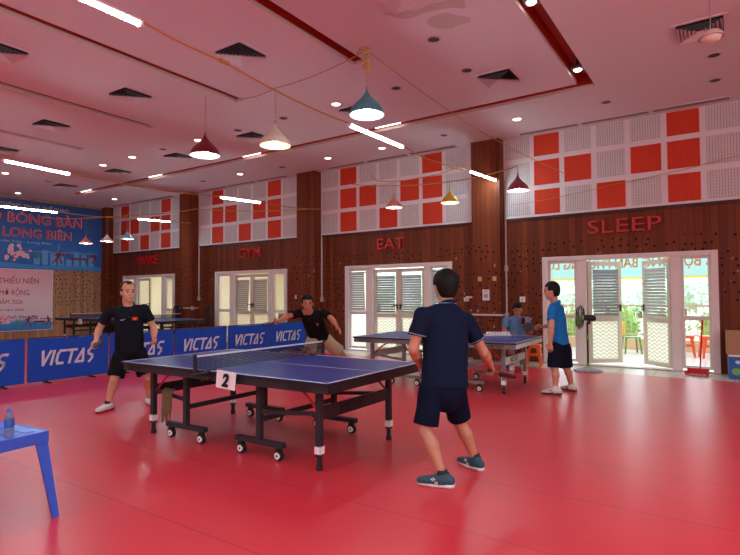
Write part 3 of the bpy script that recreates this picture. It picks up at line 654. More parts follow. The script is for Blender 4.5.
# ------------------------------------------------------------------ table tennis tables
INK = mat('black_print', (14, 13, 15), .5)
def tennis_table(label, loc, rz, metal, endmetal, inner, logos=True, latch=REDP):
    t_ = thing('tennis_table', label, 'table', loc, rz)
    L, Wd, T = 2.74 / 2, 1.525 / 2, .76
    for s in (-1, 1):
        a, b_ = (.004, L) if s > 0 else (-L, -.004)
        m = MB(); m.box(((a + b_) / 2, 0, T - .0025), (b_ - a, 2 * Wd, .005)); m.mi = 2; m.box(((a + b_) / 2, 0, T - .015), (b_ - a, 2 * Wd, .020)); m.mi = 1
        e = L * s
        m.box((e - s * .01, 0, T + .0006), (.02, 2 * Wd, .0012)); m.box(((a + b_) / 2, Wd - .01, T + .0006), (b_ - a, .02, .0012)); m.box(((a + b_) / 2, -Wd + .01, T + .0006), (b_ - a, .02, .0012)); m.box(((a + b_) / 2, 0, T + .0006), (b_ - a, .004, .0012))
        m.build('playing_surface', [TBLUE, LINEW, INK], t_)
        m = MB(); zc, hh = T - .058, .066
        m.box(((a + b_) / 2, Wd - .03, zc), (b_ - a - .02, .03, hh)); m.box(((a + b_) / 2, -Wd + .03, zc), (b_ - a - .02, .03, hh)); m.box((a + s * .0 + .04 * (1 if s > 0 else 1), 0, zc), (.03, 2 * Wd - .1, hh))
        ap = m.build('apron', metal, t_, bevel=.003)
        m = MB(); m.box((e - s * .025, 0, zc), (.03, 2 * Wd - .04, hh)); m.build('end_rail', endmetal, t_, bevel=.003)
        if logos:
            m = MB(); strokes(m, 'VICTAS', (e - s * .05 - (.36 if s > 0 else -.06), -Wd + .0145, zc - .019), (1, 0, 0), (0, 0, 1), .042); m.build('lettering', INK, ap)
        lx, ix = s * 1.12, inner[0 if s < 0 else 1]
        for y in (-.55, .55):
            m = MB(); m.box((lx, y, .42), (.05, .05, .62)); m.mi = 1; m.box((lx, y, .165), (.062, .062, .065)); m.mi = 2; m.cyl((lx, y, .13), (lx, y, .04), .021); m.cyl((lx, y, .04), (lx, y, 0), .027); m.mi = 0
            m.build('leg', [metal, WHITEP, BLACKR], t_, bevel=.002)
            m = MB(); m.box((ix, y, .42), (.05, .05, .56)); m.build('leg', metal, t_, bevel=.002)
            m = MB(); m.box((ix, y, .138), (.58, .06, .045)); fb = m.build('foot_bar', metal, t_, bevel=.003)
            for q in (-.23, .23):
                m = MB(); m.box((ix + q, y, .104), (.04, .05, .03)); m.box((ix + q, y - .02, .062), (.05, .006, .08)); m.box((ix + q, y + .02, .062), (.05, .006, .06)); cs = m.build('caster', BLACKR, fb)
            # wheels sit under each caster
            for q in (-.23, .23):
                m = MB(); m.cyl((ix + q, y - .016, .048), (ix + q, y + .016, .048), .048, seg=22); m.mi = 1; m.cyl((ix + q, y - .026, .048), (ix + q, y + .026, .048), .030, seg=18); m.mi = 0; m.cyl((ix + q, y - .028, .048), (ix + q, y + .028, .048), .010, seg=10); m.build('wheel', [BLACKR, WHITEP], fb, smooth=True)
            # folding strut and red safety latch
            m = MB(); m.bar((lx - s * .02, y, .46), (ix, y, .40), .022, .035); m.build('side_beam', metal, t_)
            m = MB(); m.tube([(lx - s * .30, y + .03, T - .09), (lx - s * .17, y + .03, .60), (lx - s * .06, y + .03, .50), (lx - s * .03, y + .03, .46)], .012); m.build('latch', latch, t_, smooth=True)
        m = MB(); m.box((lx, 0, .46), (.03, 1.06, .11)); cb = m.build('crossbar', endmetal, t_, bevel=.003)
        if logos:
            m = MB(); o0 = (lx + s * .0152, -.28 * s, .425); strokes(m, 'VICTAS', o0, (0, s, 0), (0, 0, 1), .075, th=.17); m.build('lettering', INK, cb)
        m = MB(); m.box((ix, 0, .33), (.03, 1.06, .045)); m.build('crossbar', metal, t_)
    # net and its posts
    hw = Wd + .1525; nh = .1525
    m = MB(); m.quad([(0, -hw + .02, T + .01), (0, hw - .02, T + .01), (0, hw - .02, T + nh - .015), (0, -hw + .02, T + nh - .015)]); m.build('net', NET, t_)
    m = MB(); m.box((0, 0, T + nh - .008), (.008, 2 * hw - .03, .016)); m.build('net_tape', LINEW, t_)
    for s in (-1, 1):
        m = MB(); m.box((0, s * hw, T + nh / 2 + .005), (.022, .028, nh + .012)); m.box((0, s * (hw - .06), T - .025), (.05, .16, .03)); m.box((0, s * (Wd - .06), T - .055), (.06, .10, .03)); m.box((0, s * (Wd - .03), T + .006), (.05, .08, .008)); m.cyl((0, s * (hw - .08), T - .04), (0, s * (hw - .08), T - .09), .01)
        m.build('net_post', BLACK, t_, bevel=.003)
    return t_
tennis_table('blue table tennis table with black frame at the front of the hall, net across it', (-3.985, 3.99, 0), .014, DGREY, BLACK, (-.585, .435))
SLV_GLARE = mat('glare_end_metal', (206, 202, 194), .4)  # paler end rails, daylight glare put into the metal colour
tennis_table('blue table tennis table with silver-grey frame behind the man in navy', (-3.926, 8.064, 0), .042, SILV, SLV_GLARE, (-.52, .52))
tennis_table('distant table tennis table with net and number card beside the pink banner', (-17.65, 9.76, 0), 0, DGREY, DGREY, (-.52, .52), logos=False)
tennis_table('distant table tennis table half hidden behind the man with the flag shirt', (-14.47, 9.76, 0), 0, DGREY, DGREY, (-.52, .52), logos=False)

CARD = mat('white_card', (236, 232, 230), .6)
n2 = thing('number_card', 'white card with a black italic 2 hung on the near side of the front table', 'number card', (-3.70, 3.192, .705))
m = MB(); m.box((0, 0, 0), (.245, .006, .155), Matrix.Rotation(-.05, 3, 'X') @ Matrix.Rotation(.05, 3, 'Y')); m.build('card', CARD, n2)
text('2', INK, n2, (.0, -.009, -.055), (1, 0, -.05), (0, -.05, 1), .115, bold=.055, shear=.32, align='CENTER', extrude=.002)
n6 = thing('number_card', 'small white number card hung on the distant table by the end wall', 'number card', (-17.28, 8.955, .66))
m = MB(); m.box((0, 0, 0), (.2, .006, .16)); m.build('card', CARD, n6)
text('6', INK, n6, (0, -.008, -.05), (1, 0, 0), (0, 0, 1), .10, bold=.02, align='CENTER', extrude=.002)

# towel over the side beam of the front table
tw = MB(); nx, nz = 10, 14; rows = []
for j in range(nz + 1):
    row = []
    for i in range(nx + 1):
        u_, v_ = i / nx - .5, j / nz
        wv = .012 * math.sin(u_ * 17 + v_ * 3) + .006 * math.sin(u_ * 31)
        over = max(0, .12 - v_) / .12
        row.append(tw.bm.verts.new((u_ * (.20 - .08 * v_) + .01 * math.sin(v_ * 5), -.03 - wv - .012 * (1 - over) + over * .04, .47 - .33 * v_ * (.9 + .2 * math.sin(i * 1.3)) - over * .005)))
    rows.append(row)
for j in range(nz):
    for i in range(nx): tw.bm.faces.new((rows[j][i], rows[j][i + 1], rows[j + 1][i + 1], rows[j + 1][i]))
o = tw.build('towel', mat('olive_cloth', (112, 92, 62), .95, var=.2, scale=25), smooth=True, loc=(-4.82, 3.42, .03))
md = o.modifiers.new('s', 'SOLIDIFY'); md.thickness = .006
tag(o, 'brown-olive towel draped over the side beam of the front table', 'towel')

# score flip board lying on the second table
sb = thing('score_board', 'small white flip scoreboard with red and blue digits on the far table', 'scoreboard', (-3.28, 8.66, .762), .45)
m = MB(); m.box((0, 0, .006), (.42, .16, .012)); m.build('base', CARD, sb)
for i in range(4):
    x = -.15 + .1 * i; m = MB(); m.box((x, 0, .032), (.088, .03, .045), Matrix.Rotation(-.5, 3, 'X')); cd = m.build('flip_card', CARD, sb)
    text(('0', '7', '0', '5')[i], mat('digit_red', (190, 30, 40), .5) if i % 2 == 0 else mat('digit_blue', (40, 50, 130), .5), cd, (x, -.026, .018), (1, 0, 0), (0, .5, 1), .034, bold=.02, align='CENTER', extrude=.003)

# ------------------------------------------------------------------ blue barriers
BARB = mat('barrier_blue', (36, 84, 196), .7, spec=.15, var=.08, scale=4); BPOLE = mat('barrier_frame', (70, 72, 80), .5)
by = [(2.70, 4.06), (4.11, 5.47), (5.50, 6.86), (6.90, 8.26), (8.30, 9.60), (9.63, 10.95)]
blab = ['at the left edge of the picture', 'just left of the man with the flag shirt', 'behind the man with the flag shirt', 'just right of the man with the flag shirt', 'second from the right end of the row', 'at the row end by the lunging man']
for i, (ya, yb) in enumerate(by):
    w = yb - ya; off = (.0, 0, .0, .0, 0, 0)[i]
    b_ = thing('barrier', 'blue cloth court barrier, white lettering, %s' % blab[i], 'barrier', (-9.55 + off, ya, 0), (.0, .004, -.004, .004, 0, 0)[i], group='blue barriers along the court')
    m = MB(); nx, nz = 24, 10; gv = []
    for j in range(nz + 1):
        row = []
        for k in range(nx + 1):
            u_, v_ = k / nx, j / nz
            sag = .012 * math.sin(u_ * PI) * (v_ ** 3); wv = .006 * math.sin(u_ * 9 + i) * (1 - v_) + .004 * math.sin(u_ * 23 + v_ * 6 + i)
            row.append(m.bm.verts.new((.012 + wv, u_ * w, .045 + v_ * .715 - sag)))
        gv.append(row)
    for j in range(nz):
        for k in range(nx): m.bm.faces.new((gv[j][k], gv[j][k + 1], gv[j + 1][k + 1], gv[j + 1][k]))
    cl = m.build('cloth', BARB, b_, smooth=True)
    m = MB(); strokes(m, 'VICTAS', (.028, .16, .29), (0, 1, 0), (0, 0, 1), .265, w=.50, gap=.15, th=.16, depth=.004); m.build('lettering', LINEW, cl)
    m = MB(); m.cyl((-.012, 0.01, .06), (-.012, .01, .77), .012); m.cyl((-.012, w - .01, .06), (-.012, w - .01, .77), .012); m.cyl((-.012, .01, .765), (-.012, w - .01, .765), .012); m.cyl((-.012, .01, .05), (-.012, w - .01, .05), .012); m.build('frame', BPOLE, b_, smooth=True)
    for yy in (.30, w - .30):
        m = MB(); m.box((0, yy, .018), (.26, .03, .022)); m.box((0, yy, .036), (.03, .03, .03)); m.build('foot', BLACKR, b_, bevel=.004)

# ------------------------------------------------------------------ banners on the end wall
def bake(e):
    M_ = Matrix.Translation((0, 0, 1.438)) @ Matrix.Diagonal((1, .9806, .9806, 1)) @ Matrix.Translation((0, 0, -1.438))
    for c in e.children: c.data.transform(M_)
BNB = bpy.data.materials.new('blue_banner_print'); BNB.use_nodes = True; nt = BNB.node_tree; b = nt.nodes['Principled BSDF']
g = N(nt, 'ShaderNodeNewGeometry'); sp = N(nt, 'ShaderNodeSeparateXYZ'); nt.links.new(g.outputs['Position'], sp.inputs[0])
rp = N(nt, 'ShaderNodeValToRGB'); cr = rp.color_ramp
cr.elements[0].position = 0; cr.elements[0].color = rgb(28, 96, 178); cr.elements[1].position = 1; cr.elements[1].color = rgb(22, 44, 104)
e_ = cr.elements.new(.32); e_.color = rgb(40, 110, 196); e_ = cr.elements.new(.55); e_.color = rgb(36, 84, 160)
nt.links.new(math_n(nt, 'DIVIDE', math_n(nt, 'SUBTRACT', sp.outputs['Z'], 2.45), 2.42), rp.inputs[0])
nz_ = N(nt, 'ShaderNodeTexNoise'); nz_.inputs['Scale'].default_value = 1.4; nz_.inputs['Detail'].default_value = 4; nt.links.new(g.outputs['Position'], nz_.inputs['Vector'])
nt.links.new(mixc(nt, math_n(nt, 'MULTIPLY', nz_.outputs['Fac'], .35), rp.outputs[0], rgb(70, 140, 215)), b.inputs['Base Color']); b.inputs['Roughness'].default_value = .55
bb = thing('club_banner', 'large blue club banner with red lettering on the end wall', 'banner')
m = MB(); m.box((XL + .008, 8.2, 3.665), (.012, 6.55, 2.43)); cl = m.build('banner_sheet', BNB, bb)
LR = mat('letter_red', (206, 34, 44), .5); LW = mat('letter_outline', (240, 226, 226), .5); LG = mat('letter_gold', (214, 186, 110), .5); LB = mat('print_light_blue', (104, 168, 224), .6); LB2 = mat('print_pale_blue', (150, 200, 236), .6)
MRED = mat('print_maroon', (140, 30, 40), .6); MGRN = mat('print_green', (80, 160, 80), .6); MPINK = mat('print_pink', (236, 190, 200), .6); MBRN = mat('print_brown', (120, 70, 40), .6)
yA, zA = (0, 1, 0), (0, 0, 1)
def two(body, origin, h, width, bold=.012):
    text(body, LW, bb, (XL + .016, origin[0], origin[1]), yA, zA, h, width=width, extrude=.001, bold=bold + .016, align='RIGHT')
    text(body, LR, bb, (XL + .019, origin[0] - .018, origin[1]), yA, zA, h, width=width - .036, extrude=.001, bold=bold, align='RIGHT')
two('BỘ BÓNG BÀN', (10.68, 4.07), .35, 3.32)
two('PHƯỜNG LONG BIÊN', (10.30, 3.57), .32, 4.32)
text('CÂU LẠC', LR, bb, (XL + .019, 7.2, 4.07), yA, zA, .35, extrude=.001, bold=.035, align='RIGHT')
text('TRUNG TÂM VĂN HÓA - THÔNG TIN VÀ THỂ THAO', LG, bb, (XL + .017, 10.18, 4.60), yA, zA, .13, width=4.4, extrude=.001, bold=.01, align='RIGHT')
text('Trung tâm văn hóa - Long Biên', LB2, bb, (XL + .017, 9.6, 3.36), yA, zA, .085, width=2.6, extrude=.001, bold=.005, align='RIGHT')
def flat(parent, name, mt, polys, x):
    m = MB()
    for i_, pl in enumerate(polys): m.prism([(x + .00004 * i_, y, z) for y, z in pl], (.001, 0, 0))
    return m.build(name, mt, parent)
def disc(y, z, r, n=14, sy=1.0): return [(y + r * sy * math.cos(k * 2 * PI / n), z + r * math.sin(k * 2 * PI / n)) for k in range(n)]
def bridge(y0, y1, z): return [[(y0, z), (y1, z + .05), (y1, z + .09), (y0, z + .03)], [((y0 + y1) / 2 - .02, z - .3), ((y0 + y1) / 2 + .02, z - .3), ((y0 + y1) / 2 + .02, z + .35), ((y0 + y1) / 2 - .02, z + .35)]]
flat(bb, 'bridge_picture', LB, bridge(8.4, 11.3, 3.05) + [[(9.38, 3.38), (8.5, 3.08), (8.52, 3.07)], [(9.38, 3.38), (10.6, 3.12), (10.58, 3.11)]] + [[(9.0 + .28 * k, 2.62), (9.2 + .28 * k, 2.62), (9.2 + .28 * k, 2.85 + .1 * ((k * 7) % 4)), (9.0 + .28 * k, 2.85 + .1 * ((k * 7) % 4))] for k in range(8)], XL + .0155)
flat(bb, 'water_picture', mat('print_water', (58, 150, 224), .6), [[(5.0, 2.47), (11.45, 2.47), (11.45, 2.60), (10.4, 2.66), (9.2, 2.58), (8.0, 2.66), (6.4, 2.6), (5.0, 2.66)]], XL + .0158)
def player(y, z, h, d):
    """running silhouette with a bat"""
    q = lambda pts: [(y + a * d * h, z + b_ * h) for a, b_ in pts]
    return [disc(y + .08 * d * h, z + .9 * h, .09 * h, 10), q([(-.08, .82), (.14, .8), (.08, .42), (-.14, .42)]), q([(-.14, .45), (.02, .45), (-.2, .2), (-.42, .02), (-.5, .06), (-.3, .24)]), q([(-.02, .45), (.1, .42), (.26, .2), (.22, 0), (.12, 0), (.14, .2)]), q([(.08, .8), (.12, .7), (.4, .66), (.62, .7), (.62, .76), (.38, .74)]), disc(y + .7 * d * h, z + .74 * h, .08 * h, 8), q([(-.08, .8), (-.02, .7), (-.3, .55), (-.34, .6)])]
flat(bb, 'player_picture', MRED, player(9.85, 2.66, .52, 1), XL + .0162)
flat(bb, 'child_picture', MGRN, player(9.15, 2.75, .30, -1), XL + .0162)
flat(bb, 'opponent_picture', MRED, player(11.2, 2.72, .42, -1), XL + .0162)
flat(bb, 'table_picture', MRED, [[(10.25, 2.86), (10.95, 2.86), (10.90, 2.93), (10.30, 2.93)], [(10.32, 2.70), (10.36, 2.70), (10.36, 2.87), (10.32, 2.87)], [(10.84, 2.70), (10.88, 2.70), (10.88, 2.87), (10.84, 2.87)]], XL + .0162)
tr = random.Random(5)
flat(bb, 'tree_picture', MPINK, [disc(8.38 + tr.gauss(0, .2), 2.98 + tr.gauss(0, .12), tr.uniform(.045, .085), 10) for _ in range(26)], XL + .0162)
flat(bb, 'blossom_picture', LR, [disc(8.38 + tr.gauss(0, .2), 2.98 + tr.gauss(0, .12), tr.uniform(.02, .04), 8) for _ in range(14)], XL + .0166)
flat(bb, 'trunk_picture', MBRN, [[(8.32, 2.66), (8.44, 2.66), (8.40, 2.9), (8.36, 2.9)]], XL + .0159)

bake(bb)
BNP = bpy.data.materials.new('pink_banner_print'); BNP.use_nodes = True; nt = BNP.node_tree; b = nt.nodes['Principled BSDF']
g = N(nt, 'ShaderNodeNewGeometry'); sp = N(nt, 'ShaderNodeSeparateXYZ'); nt.links.new(g.outputs['Position'], sp.inputs[0])
rp = N(nt, 'ShaderNodeValToRGB'); cr = rp.color_ramp
cr.elements[0].position = 0; cr.elements[0].color = rgb(40, 130, 206); cr.elements[1].position = 1; cr.elements[1].color = rgb(236, 170, 186)
for ps, c in ((.14, (60, 150, 214)), (.2, (226, 206, 220)), (.5, (240, 216, 224)), (.8, (240, 190, 202))):
    e_ = cr.elements.new(ps); e_.color = rgb(*c)
nt.links.new(math_n(nt, 'ADD', math_n(nt, 'DIVIDE', math_n(nt, 'SUBTRACT', sp.outputs['Z'], .28), 2.16), math_n(nt, 'MULTIPLY', math_n(nt, 'SINE', math_n(nt, 'MULTIPLY', sp.outputs['Y'], 5)), .015)), rp.inputs[0])
nt.links.new(rp.outputs[0], b.inputs['Base Color']); b.inputs['Roughness'].default_value = .5
pb = thing('pink_banner', 'pink tournament banner with red lettering below the blue banner on the end wall', 'banner')
m = MB(); m.box((XL + .022, 7.55, 1.36), (.010, 4.22, 2.16)); m.build('banner_sheet', BNP, pb)
DR = mat('letter_dark_red', (176, 28, 48), .5); DK = mat('letter_dark', (60, 50, 90), .5)
m = MB()
for zz in (.285, 2.43): m.box((XL + .028, 7.55, zz), (.003, 4.22, .02))
m.box((XL + .028, 9.645, 1.36), (.003, .03, 2.16)); m.build('white_edge', LW, pb)
def pk(body, yr, z, h, w, mt, bold=.0, shear=0): text(body, mt, pb, (XL + .0285, yr, z), yA, zA, h, width=w, extrude=.001, bold=bold, align='RIGHT', shear=shear)
pk('GIẢI BÓNG BÀN THIẾU NIÊN', 9.17, 1.93, .20, 3.05, DR); pk('LONG BIÊN MỞ RỘNG', 8.87, 1.52, .20, 2.05, DR); pk('LẦN THỨ I NĂM 2026', 8.66, 1.22, .155, 1.72, DR)
pk('Hà Nội, tháng 7 năm 2026', 8.70, .98, .075, 1.6, DK, .005); pk('Đoàn Kết - Kết Nối Đam Mê', 9.16, .72, .09, 2.2, DK, .015, .3)
flat(pb, 'player_picture', MRED, player(8.85, .40, .40, 1), XL + .0290)
flat(pb, 'child_picture', MGRN, player(8.5, .46, .24, -1), XL + .0290)
flat(pb, 'opponent_picture', MRED, player(9.52, .42, .36, -1), XL + .0290)
flat(pb, 'table_picture', MRED, [[(9.0, .55), (9.42, .55), (9.38, .61), (9.04, .61)], [(9.05, .44), (9.08, .44), (9.08, .56), (9.05, .56)], [(9.35, .44), (9.38, .44), (9.38, .56), (9.35, .56)]], XL + .0290)
flat(pb, 'tree_picture', MPINK, [disc(8.12 + tr.gauss(0, .1), .68 + tr.gauss(0, .07), tr.uniform(.03, .06), 10) for _ in range(20)], XL + .0290)
flat(pb, 'blossom_picture', LR, [disc(8.12 + tr.gauss(0, .1), .68 + tr.gauss(0, .07), tr.uniform(.015, .03), 8) for _ in range(12)], XL + .0294)
bake(pb)

# ------------------------------------------------------------------ tube lights, pendants and the cables they hang from
TUBEM = emit('tube_glow', (218, 248, 255), TUBE_E)
CABLE = mat('yellow_cable', (190, 140, 70), .6)
def tube_light(label, a, b_):
    a, b_ = Vector(a), Vector(b_); d = (b_ - a); L = d.length
    t_ = thing('tube_light', label, 'tube light', (a + b_) / 2, math.atan2(d.y, d.x), group='tube lights hung along the cables')
    sl = math.atan2(d.z, math.hypot(d.x, d.y)); R = Matrix.Rotation(-sl, 3, 'Y')
    m = MB(); m.box((0, 0, .024), (L, .05, .02), R)
    for s in (-1, 1): m.box(R @ Vector((s * (L / 2 + .012), 0, .004)), (.025, .056, .05), R)
    m.build('housing', WHITEP, t_, bevel=.003)
    m = MB(); pts = [(math.cos(k * PI / 8) * .021, -math.sin(k * PI / 8) * .024 + .006) for k in range(-1, 10)]
    m.prism([R @ Vector((-L / 2, y, z)) for y, z in pts], R @ Vector((L, 0, 0))); m.build('diffuser', TUBEM, t_)
    return t_
tube_light('long lit tube light at the top left edge of the picture', (-3.86, 1.25, 3.60), (-3.84, 2.42, 3.60))
tube_light('lit tube light hanging just below the teal pendant lamp', (-3.97, 5.42, 3.60), (-3.93, 6.64, 3.60))
tube_light('lit tube light in front of the column between the EAT and SLEEP tiles', (-4.36, 10.05, 3.95), (-4.26, 11.2, 3.96))
tube_light('lit tube light at the left edge just above the blue banner', (-9.52, 3.70, 3.61), (-9.72, 4.80, 3.63))
tube_light('lit tube light in front of the tiles above the GYM sign', (-9.45, 7.98, 3.66), (-9.32, 9.05, 3.68))
tube_light('lit tube light across the lettering of the blue banner', (-14.95, 5.76, 3.70), (-15.0, 7.10, 3.72))
tube_light('lit tube light in front of the tiles above the WAKE sign', (-15.0, 9.48, 3.82), (-14.8, 10.45, 3.83))

def catenary(pts, sag=.06, n=10):
    out = []
    for a, b_ in zip(pts, pts[1:]):
        a, b_ = Vector(a), Vector(b_)
        for k in range(n):
            t = k / n; p = a.lerp(b_, t); p.z -= sag * 4 * t * (1 - t) * min(1, (b_ - a).length / 3); out.append(p)
    out.append(Vector(pts[-1])); return out
def cable(label, pts, r=.009, sag=.06, mt=None, kn=()):
    m = MB(); m.tube(catenary(pts, sag), r, 6)
    for k_ in kn: m.cyl(Vector(k_) - Vector((0, .05, 0)), Vector(k_) + Vector((0, .05, 0)), r * 2.2)
    o = m.build('electric_cable', mt or CABLE, smooth=True); return tag(o, label, 'cable', 'yellow cables strung under the ceiling')
cable('yellow cable carrying the tube lights from the top left corner to the column by EAT', [(-3.85, .3, 3.66), (-3.85, 2.45, 3.635), (-3.86, 3.3, 3.62), (-3.97, 5.4, 3.625), (-3.93, 6.7, 3.625), (-4.15, 8.3, 3.74), (-4.36, 10.0, 3.975), (-4.26, 11.22, 3.985)], kn=((-3.86, 3.3, 3.62), (-4.05, 7.5, 3.66)))
cable('yellow cable carrying the tube lights in front of the GYM tiles', [(-9.5, 1.0, 3.66), (-9.52, 3.7, 3.635), (-9.72, 4.85, 3.65), (-9.45, 8.0, 3.685), (-9.32, 9.1, 3.7), (-9.42, 11.5, 3.86)], .011)
cable('yellow cable carrying the tube lights in front of the blue banner', [(-14.9, 4.0, 3.72), (-14.95, 5.7, 3.725), (-15.0, 7.15, 3.745), (-15.0, 9.45, 3.845), (-14.8, 10.5, 3.855), (-14.78, 11.24, 3.88)], .011)
KN = (-4.12, 6.02, 4.85)
cable('thin cable from the ceiling slot past the red pendant lamp to the rope knot', [(-7.0, 6.33, ZC - .03), (-5.84, 6.0, 4.69), (-4.14, 6.02, 4.84)], .007, .10)
cable('thin cable running from the rope knot to the tiled wall by SLEEP', [KN, (-3.9, 9.5, 4.56), (-2.84, 11.5, 3.97)], .007, .04)
cable('yellow cable holding the pink and yellow pendants in front of the EAT tiles', [(-7.1, 9.7, 3.97), (-6.06, 9.89, 3.84), (-4.63, 9.69, 3.72), (-2.93, 8.75, 3.60)], .010, .06)
cable('yellow cable holding the three small pendants in front of the blue banner', [(-17.2, 7.7, 3.86), (-15.37, 8.10, 3.72), (-14.87, 8.44, 3.76), (-13.84, 8.43, 3.70), (-12.0, 9.3, 3.82), (-9.5, 11.24, 3.84)], .011, .06)
cable('thin cable across the grey tiles above the SLEEP sign', [(-4.0, 11.46, 3.42), (-1.99, 11.48, 3.62), (.55, 11.48, 3.98)], .006, .05)
cable('looped yellow cable hanging in front of the EAT tiles', [(-6.75, 10.0, 4.20), (-6.55, 10.0, 4.02), (-5.6, 10.1, 3.98), (-4.7, 10.3, 4.14), (-4.2, 11.2, 4.0)], .010, .10)

ENAMEL = mat('white_enamel', (240, 240, 238), .4)
def pendant(label, loc, top, col, dia=.36, warm=(255, 244, 226), strength=None, kind='bell'):
    t_ = thing('pendant_lamp', label, 'pendant lamp', loc, group='pendant lamps hung from the cables')
    R = dia / 2; h = dia * (.72 if kind == 'bell' else .56)
    if kind == 'bell': pf = [(.016, h), (.022, h * .92), (R * .17, h * .83), (R * .29, h * .72), (R * .48, h * .58), (R * .69, h * .44), (R * .86, h * .30), (R * .96, h * .16), (R, h * .05), (R, 0)]
    else: pf = [(.02, h * .95), (.03, h * .9), (.04, h * .78), (R * .5, h * .45), (R * .8, h * .2), (R, .02), (R, 0)]
    m = MB(); m.lathe([(0, h + .004)] + pf + [(R - .003, .001)], seg=32)
    sd_ = m.build('shade', mat('shade_' + label.split()[0] + label.split()[1], col, .35), t_, smooth=True)
    m = MB(); m.lathe([(R - .003, .001)] + [(max(r - .006, .002), z - .004) for r, z in reversed(pf[:-1])] + [(0, h - .004)], seg=32); m.build('shade_lining', ENAMEL, sd_, smooth=True)
    m = MB(); m.sphere((0, 0, h * .25), .058, 16, (1, 1, 1.1)); m.cyl((0, 0, h * .35), (0, 0, h * .8), .018)
    m.build('bulb', emit('bulb_glow_%d_%d' % (warm[2], int((strength or BULB_E) * 10)), warm, strength or BULB_E), t_, smooth=True)
    m = MB(); m.cyl((0, 0, h), (0, 0, top - loc[2]), .0045, seg=6); m.cyl((0, 0, h * .95), (0, 0, h + .05), .014); m.build('cord', mat('grey_cord', (150, 130, 120), .6), t_)
    return t_
pendant('dark red lit pendant lamp hanging left of the cream pendant', (-7.45, 5.95, 3.86), ZC, (120, 30, 40), .50, (255, 252, 248), BULB_E * 1.6)
pendant('cream white lit pendant lamp hanging between the red and teal pendants', (-5.84, 6.0, 3.78), 4.69, (212, 198, 180), .48, (255, 220, 160))
pendant('teal lit pendant lamp hanging from the rope knot in the middle', (-4.12, 6.02, 3.93), KN[2] - .06, (80, 158, 172), .48, (236, 252, 255), BULB_E * 1.6)
pendant('yellow lit pendant lamp in front of the EAT tiles', (-4.63, 9.69, 3.28), 3.72, (226, 182, 36), .36, (255, 236, 190))
pendant('pink lit pendant lamp in front of the EAT tiles', (-6.06, 9.89, 3.35), 3.84, (206, 120, 110), .36, (255, 244, 230))
pendant('maroon lit pendant lamp in front of the SLEEP tiles', (-2.93, 8.75, 3.18), 3.62, (140, 50, 66), .36, (255, 250, 246))
pendant('orange lit pendant lamp in front of the blue banner', (-15.37, 8.10, 2.98), 3.72, (220, 116, 84), .36, (255, 246, 236), None, 'cone')
pendant('white lit pendant lamp in front of the corner column beside the blue banner', (-14.87, 8.44, 3.04), 3.76, (226, 214, 208), .36, (255, 246, 236), None, 'cone')
pendant('light blue lit pendant lamp in front of the WAKE tiles', (-13.84, 8.43, 3.04), 3.70, (110, 160, 196), .36, (244, 250, 255), None, 'cone')
# unlit one at the top right
t_ = thing('pendant_lamp', 'unlit beige pendant lamp hanging below the vent at the top right', 'pendant lamp', (-.10, 5.3, 3.60), group='pendant lamps hung from the cables')
m = MB(); m.lathe([(0, .07), (.02, .068), (.07, .05), (.095, .02), (.10, 0), (.092, .0), (.08, .008)], seg=28); m.build('shade', mat('shade_beige', (196, 172, 158), .5), t_, smooth=True)
m = MB(); m.lathe([(.082, .006), (.07, -.022), (.04, -.038), (0, -.042)], seg=24); m.build('bulb', mat('unlit_diffuser', (222, 214, 196), .4), t_, smooth=True)
m = MB(); m.cyl((0, 0, .065), (0, 0, ZC - 3.60), .004, seg=6); m.build('cord', mat('grey_cord', (150, 130, 120), .6), t_)
# rope bundle at the knot
m = MB()
rk = random.Random(4)
pts = [Vector(KN) + Vector((.045 * math.sin(k * 2.1) + .01 * rk.uniform(-1, 1), .045 * math.cos(k * 1.7), .03 - .009 * k)) for k in range(34)]
m.tube(pts, .016, 6); m.tube([Vector(KN) + Vector((-.02, 0, .03)), Vector(KN) + Vector((-.12, 0, .04)), Vector(KN) + Vector((-.17, .02, .0)), Vector(KN) + Vector((-.09, 0, -.02))], .014, 6)
m.tube([Vector(KN) + Vector((.02, 0, -.1)), Vector(KN) + Vector((.05, 0, -.25)), Vector(KN) + Vector((.0, .0, -.36))], .03, 7)
tag(m.build('rope', mat('pale_rope', (196, 160, 112), .8), smooth=True), 'knotted pale rope tied up under the ceiling above the teal pendant', 'rope')

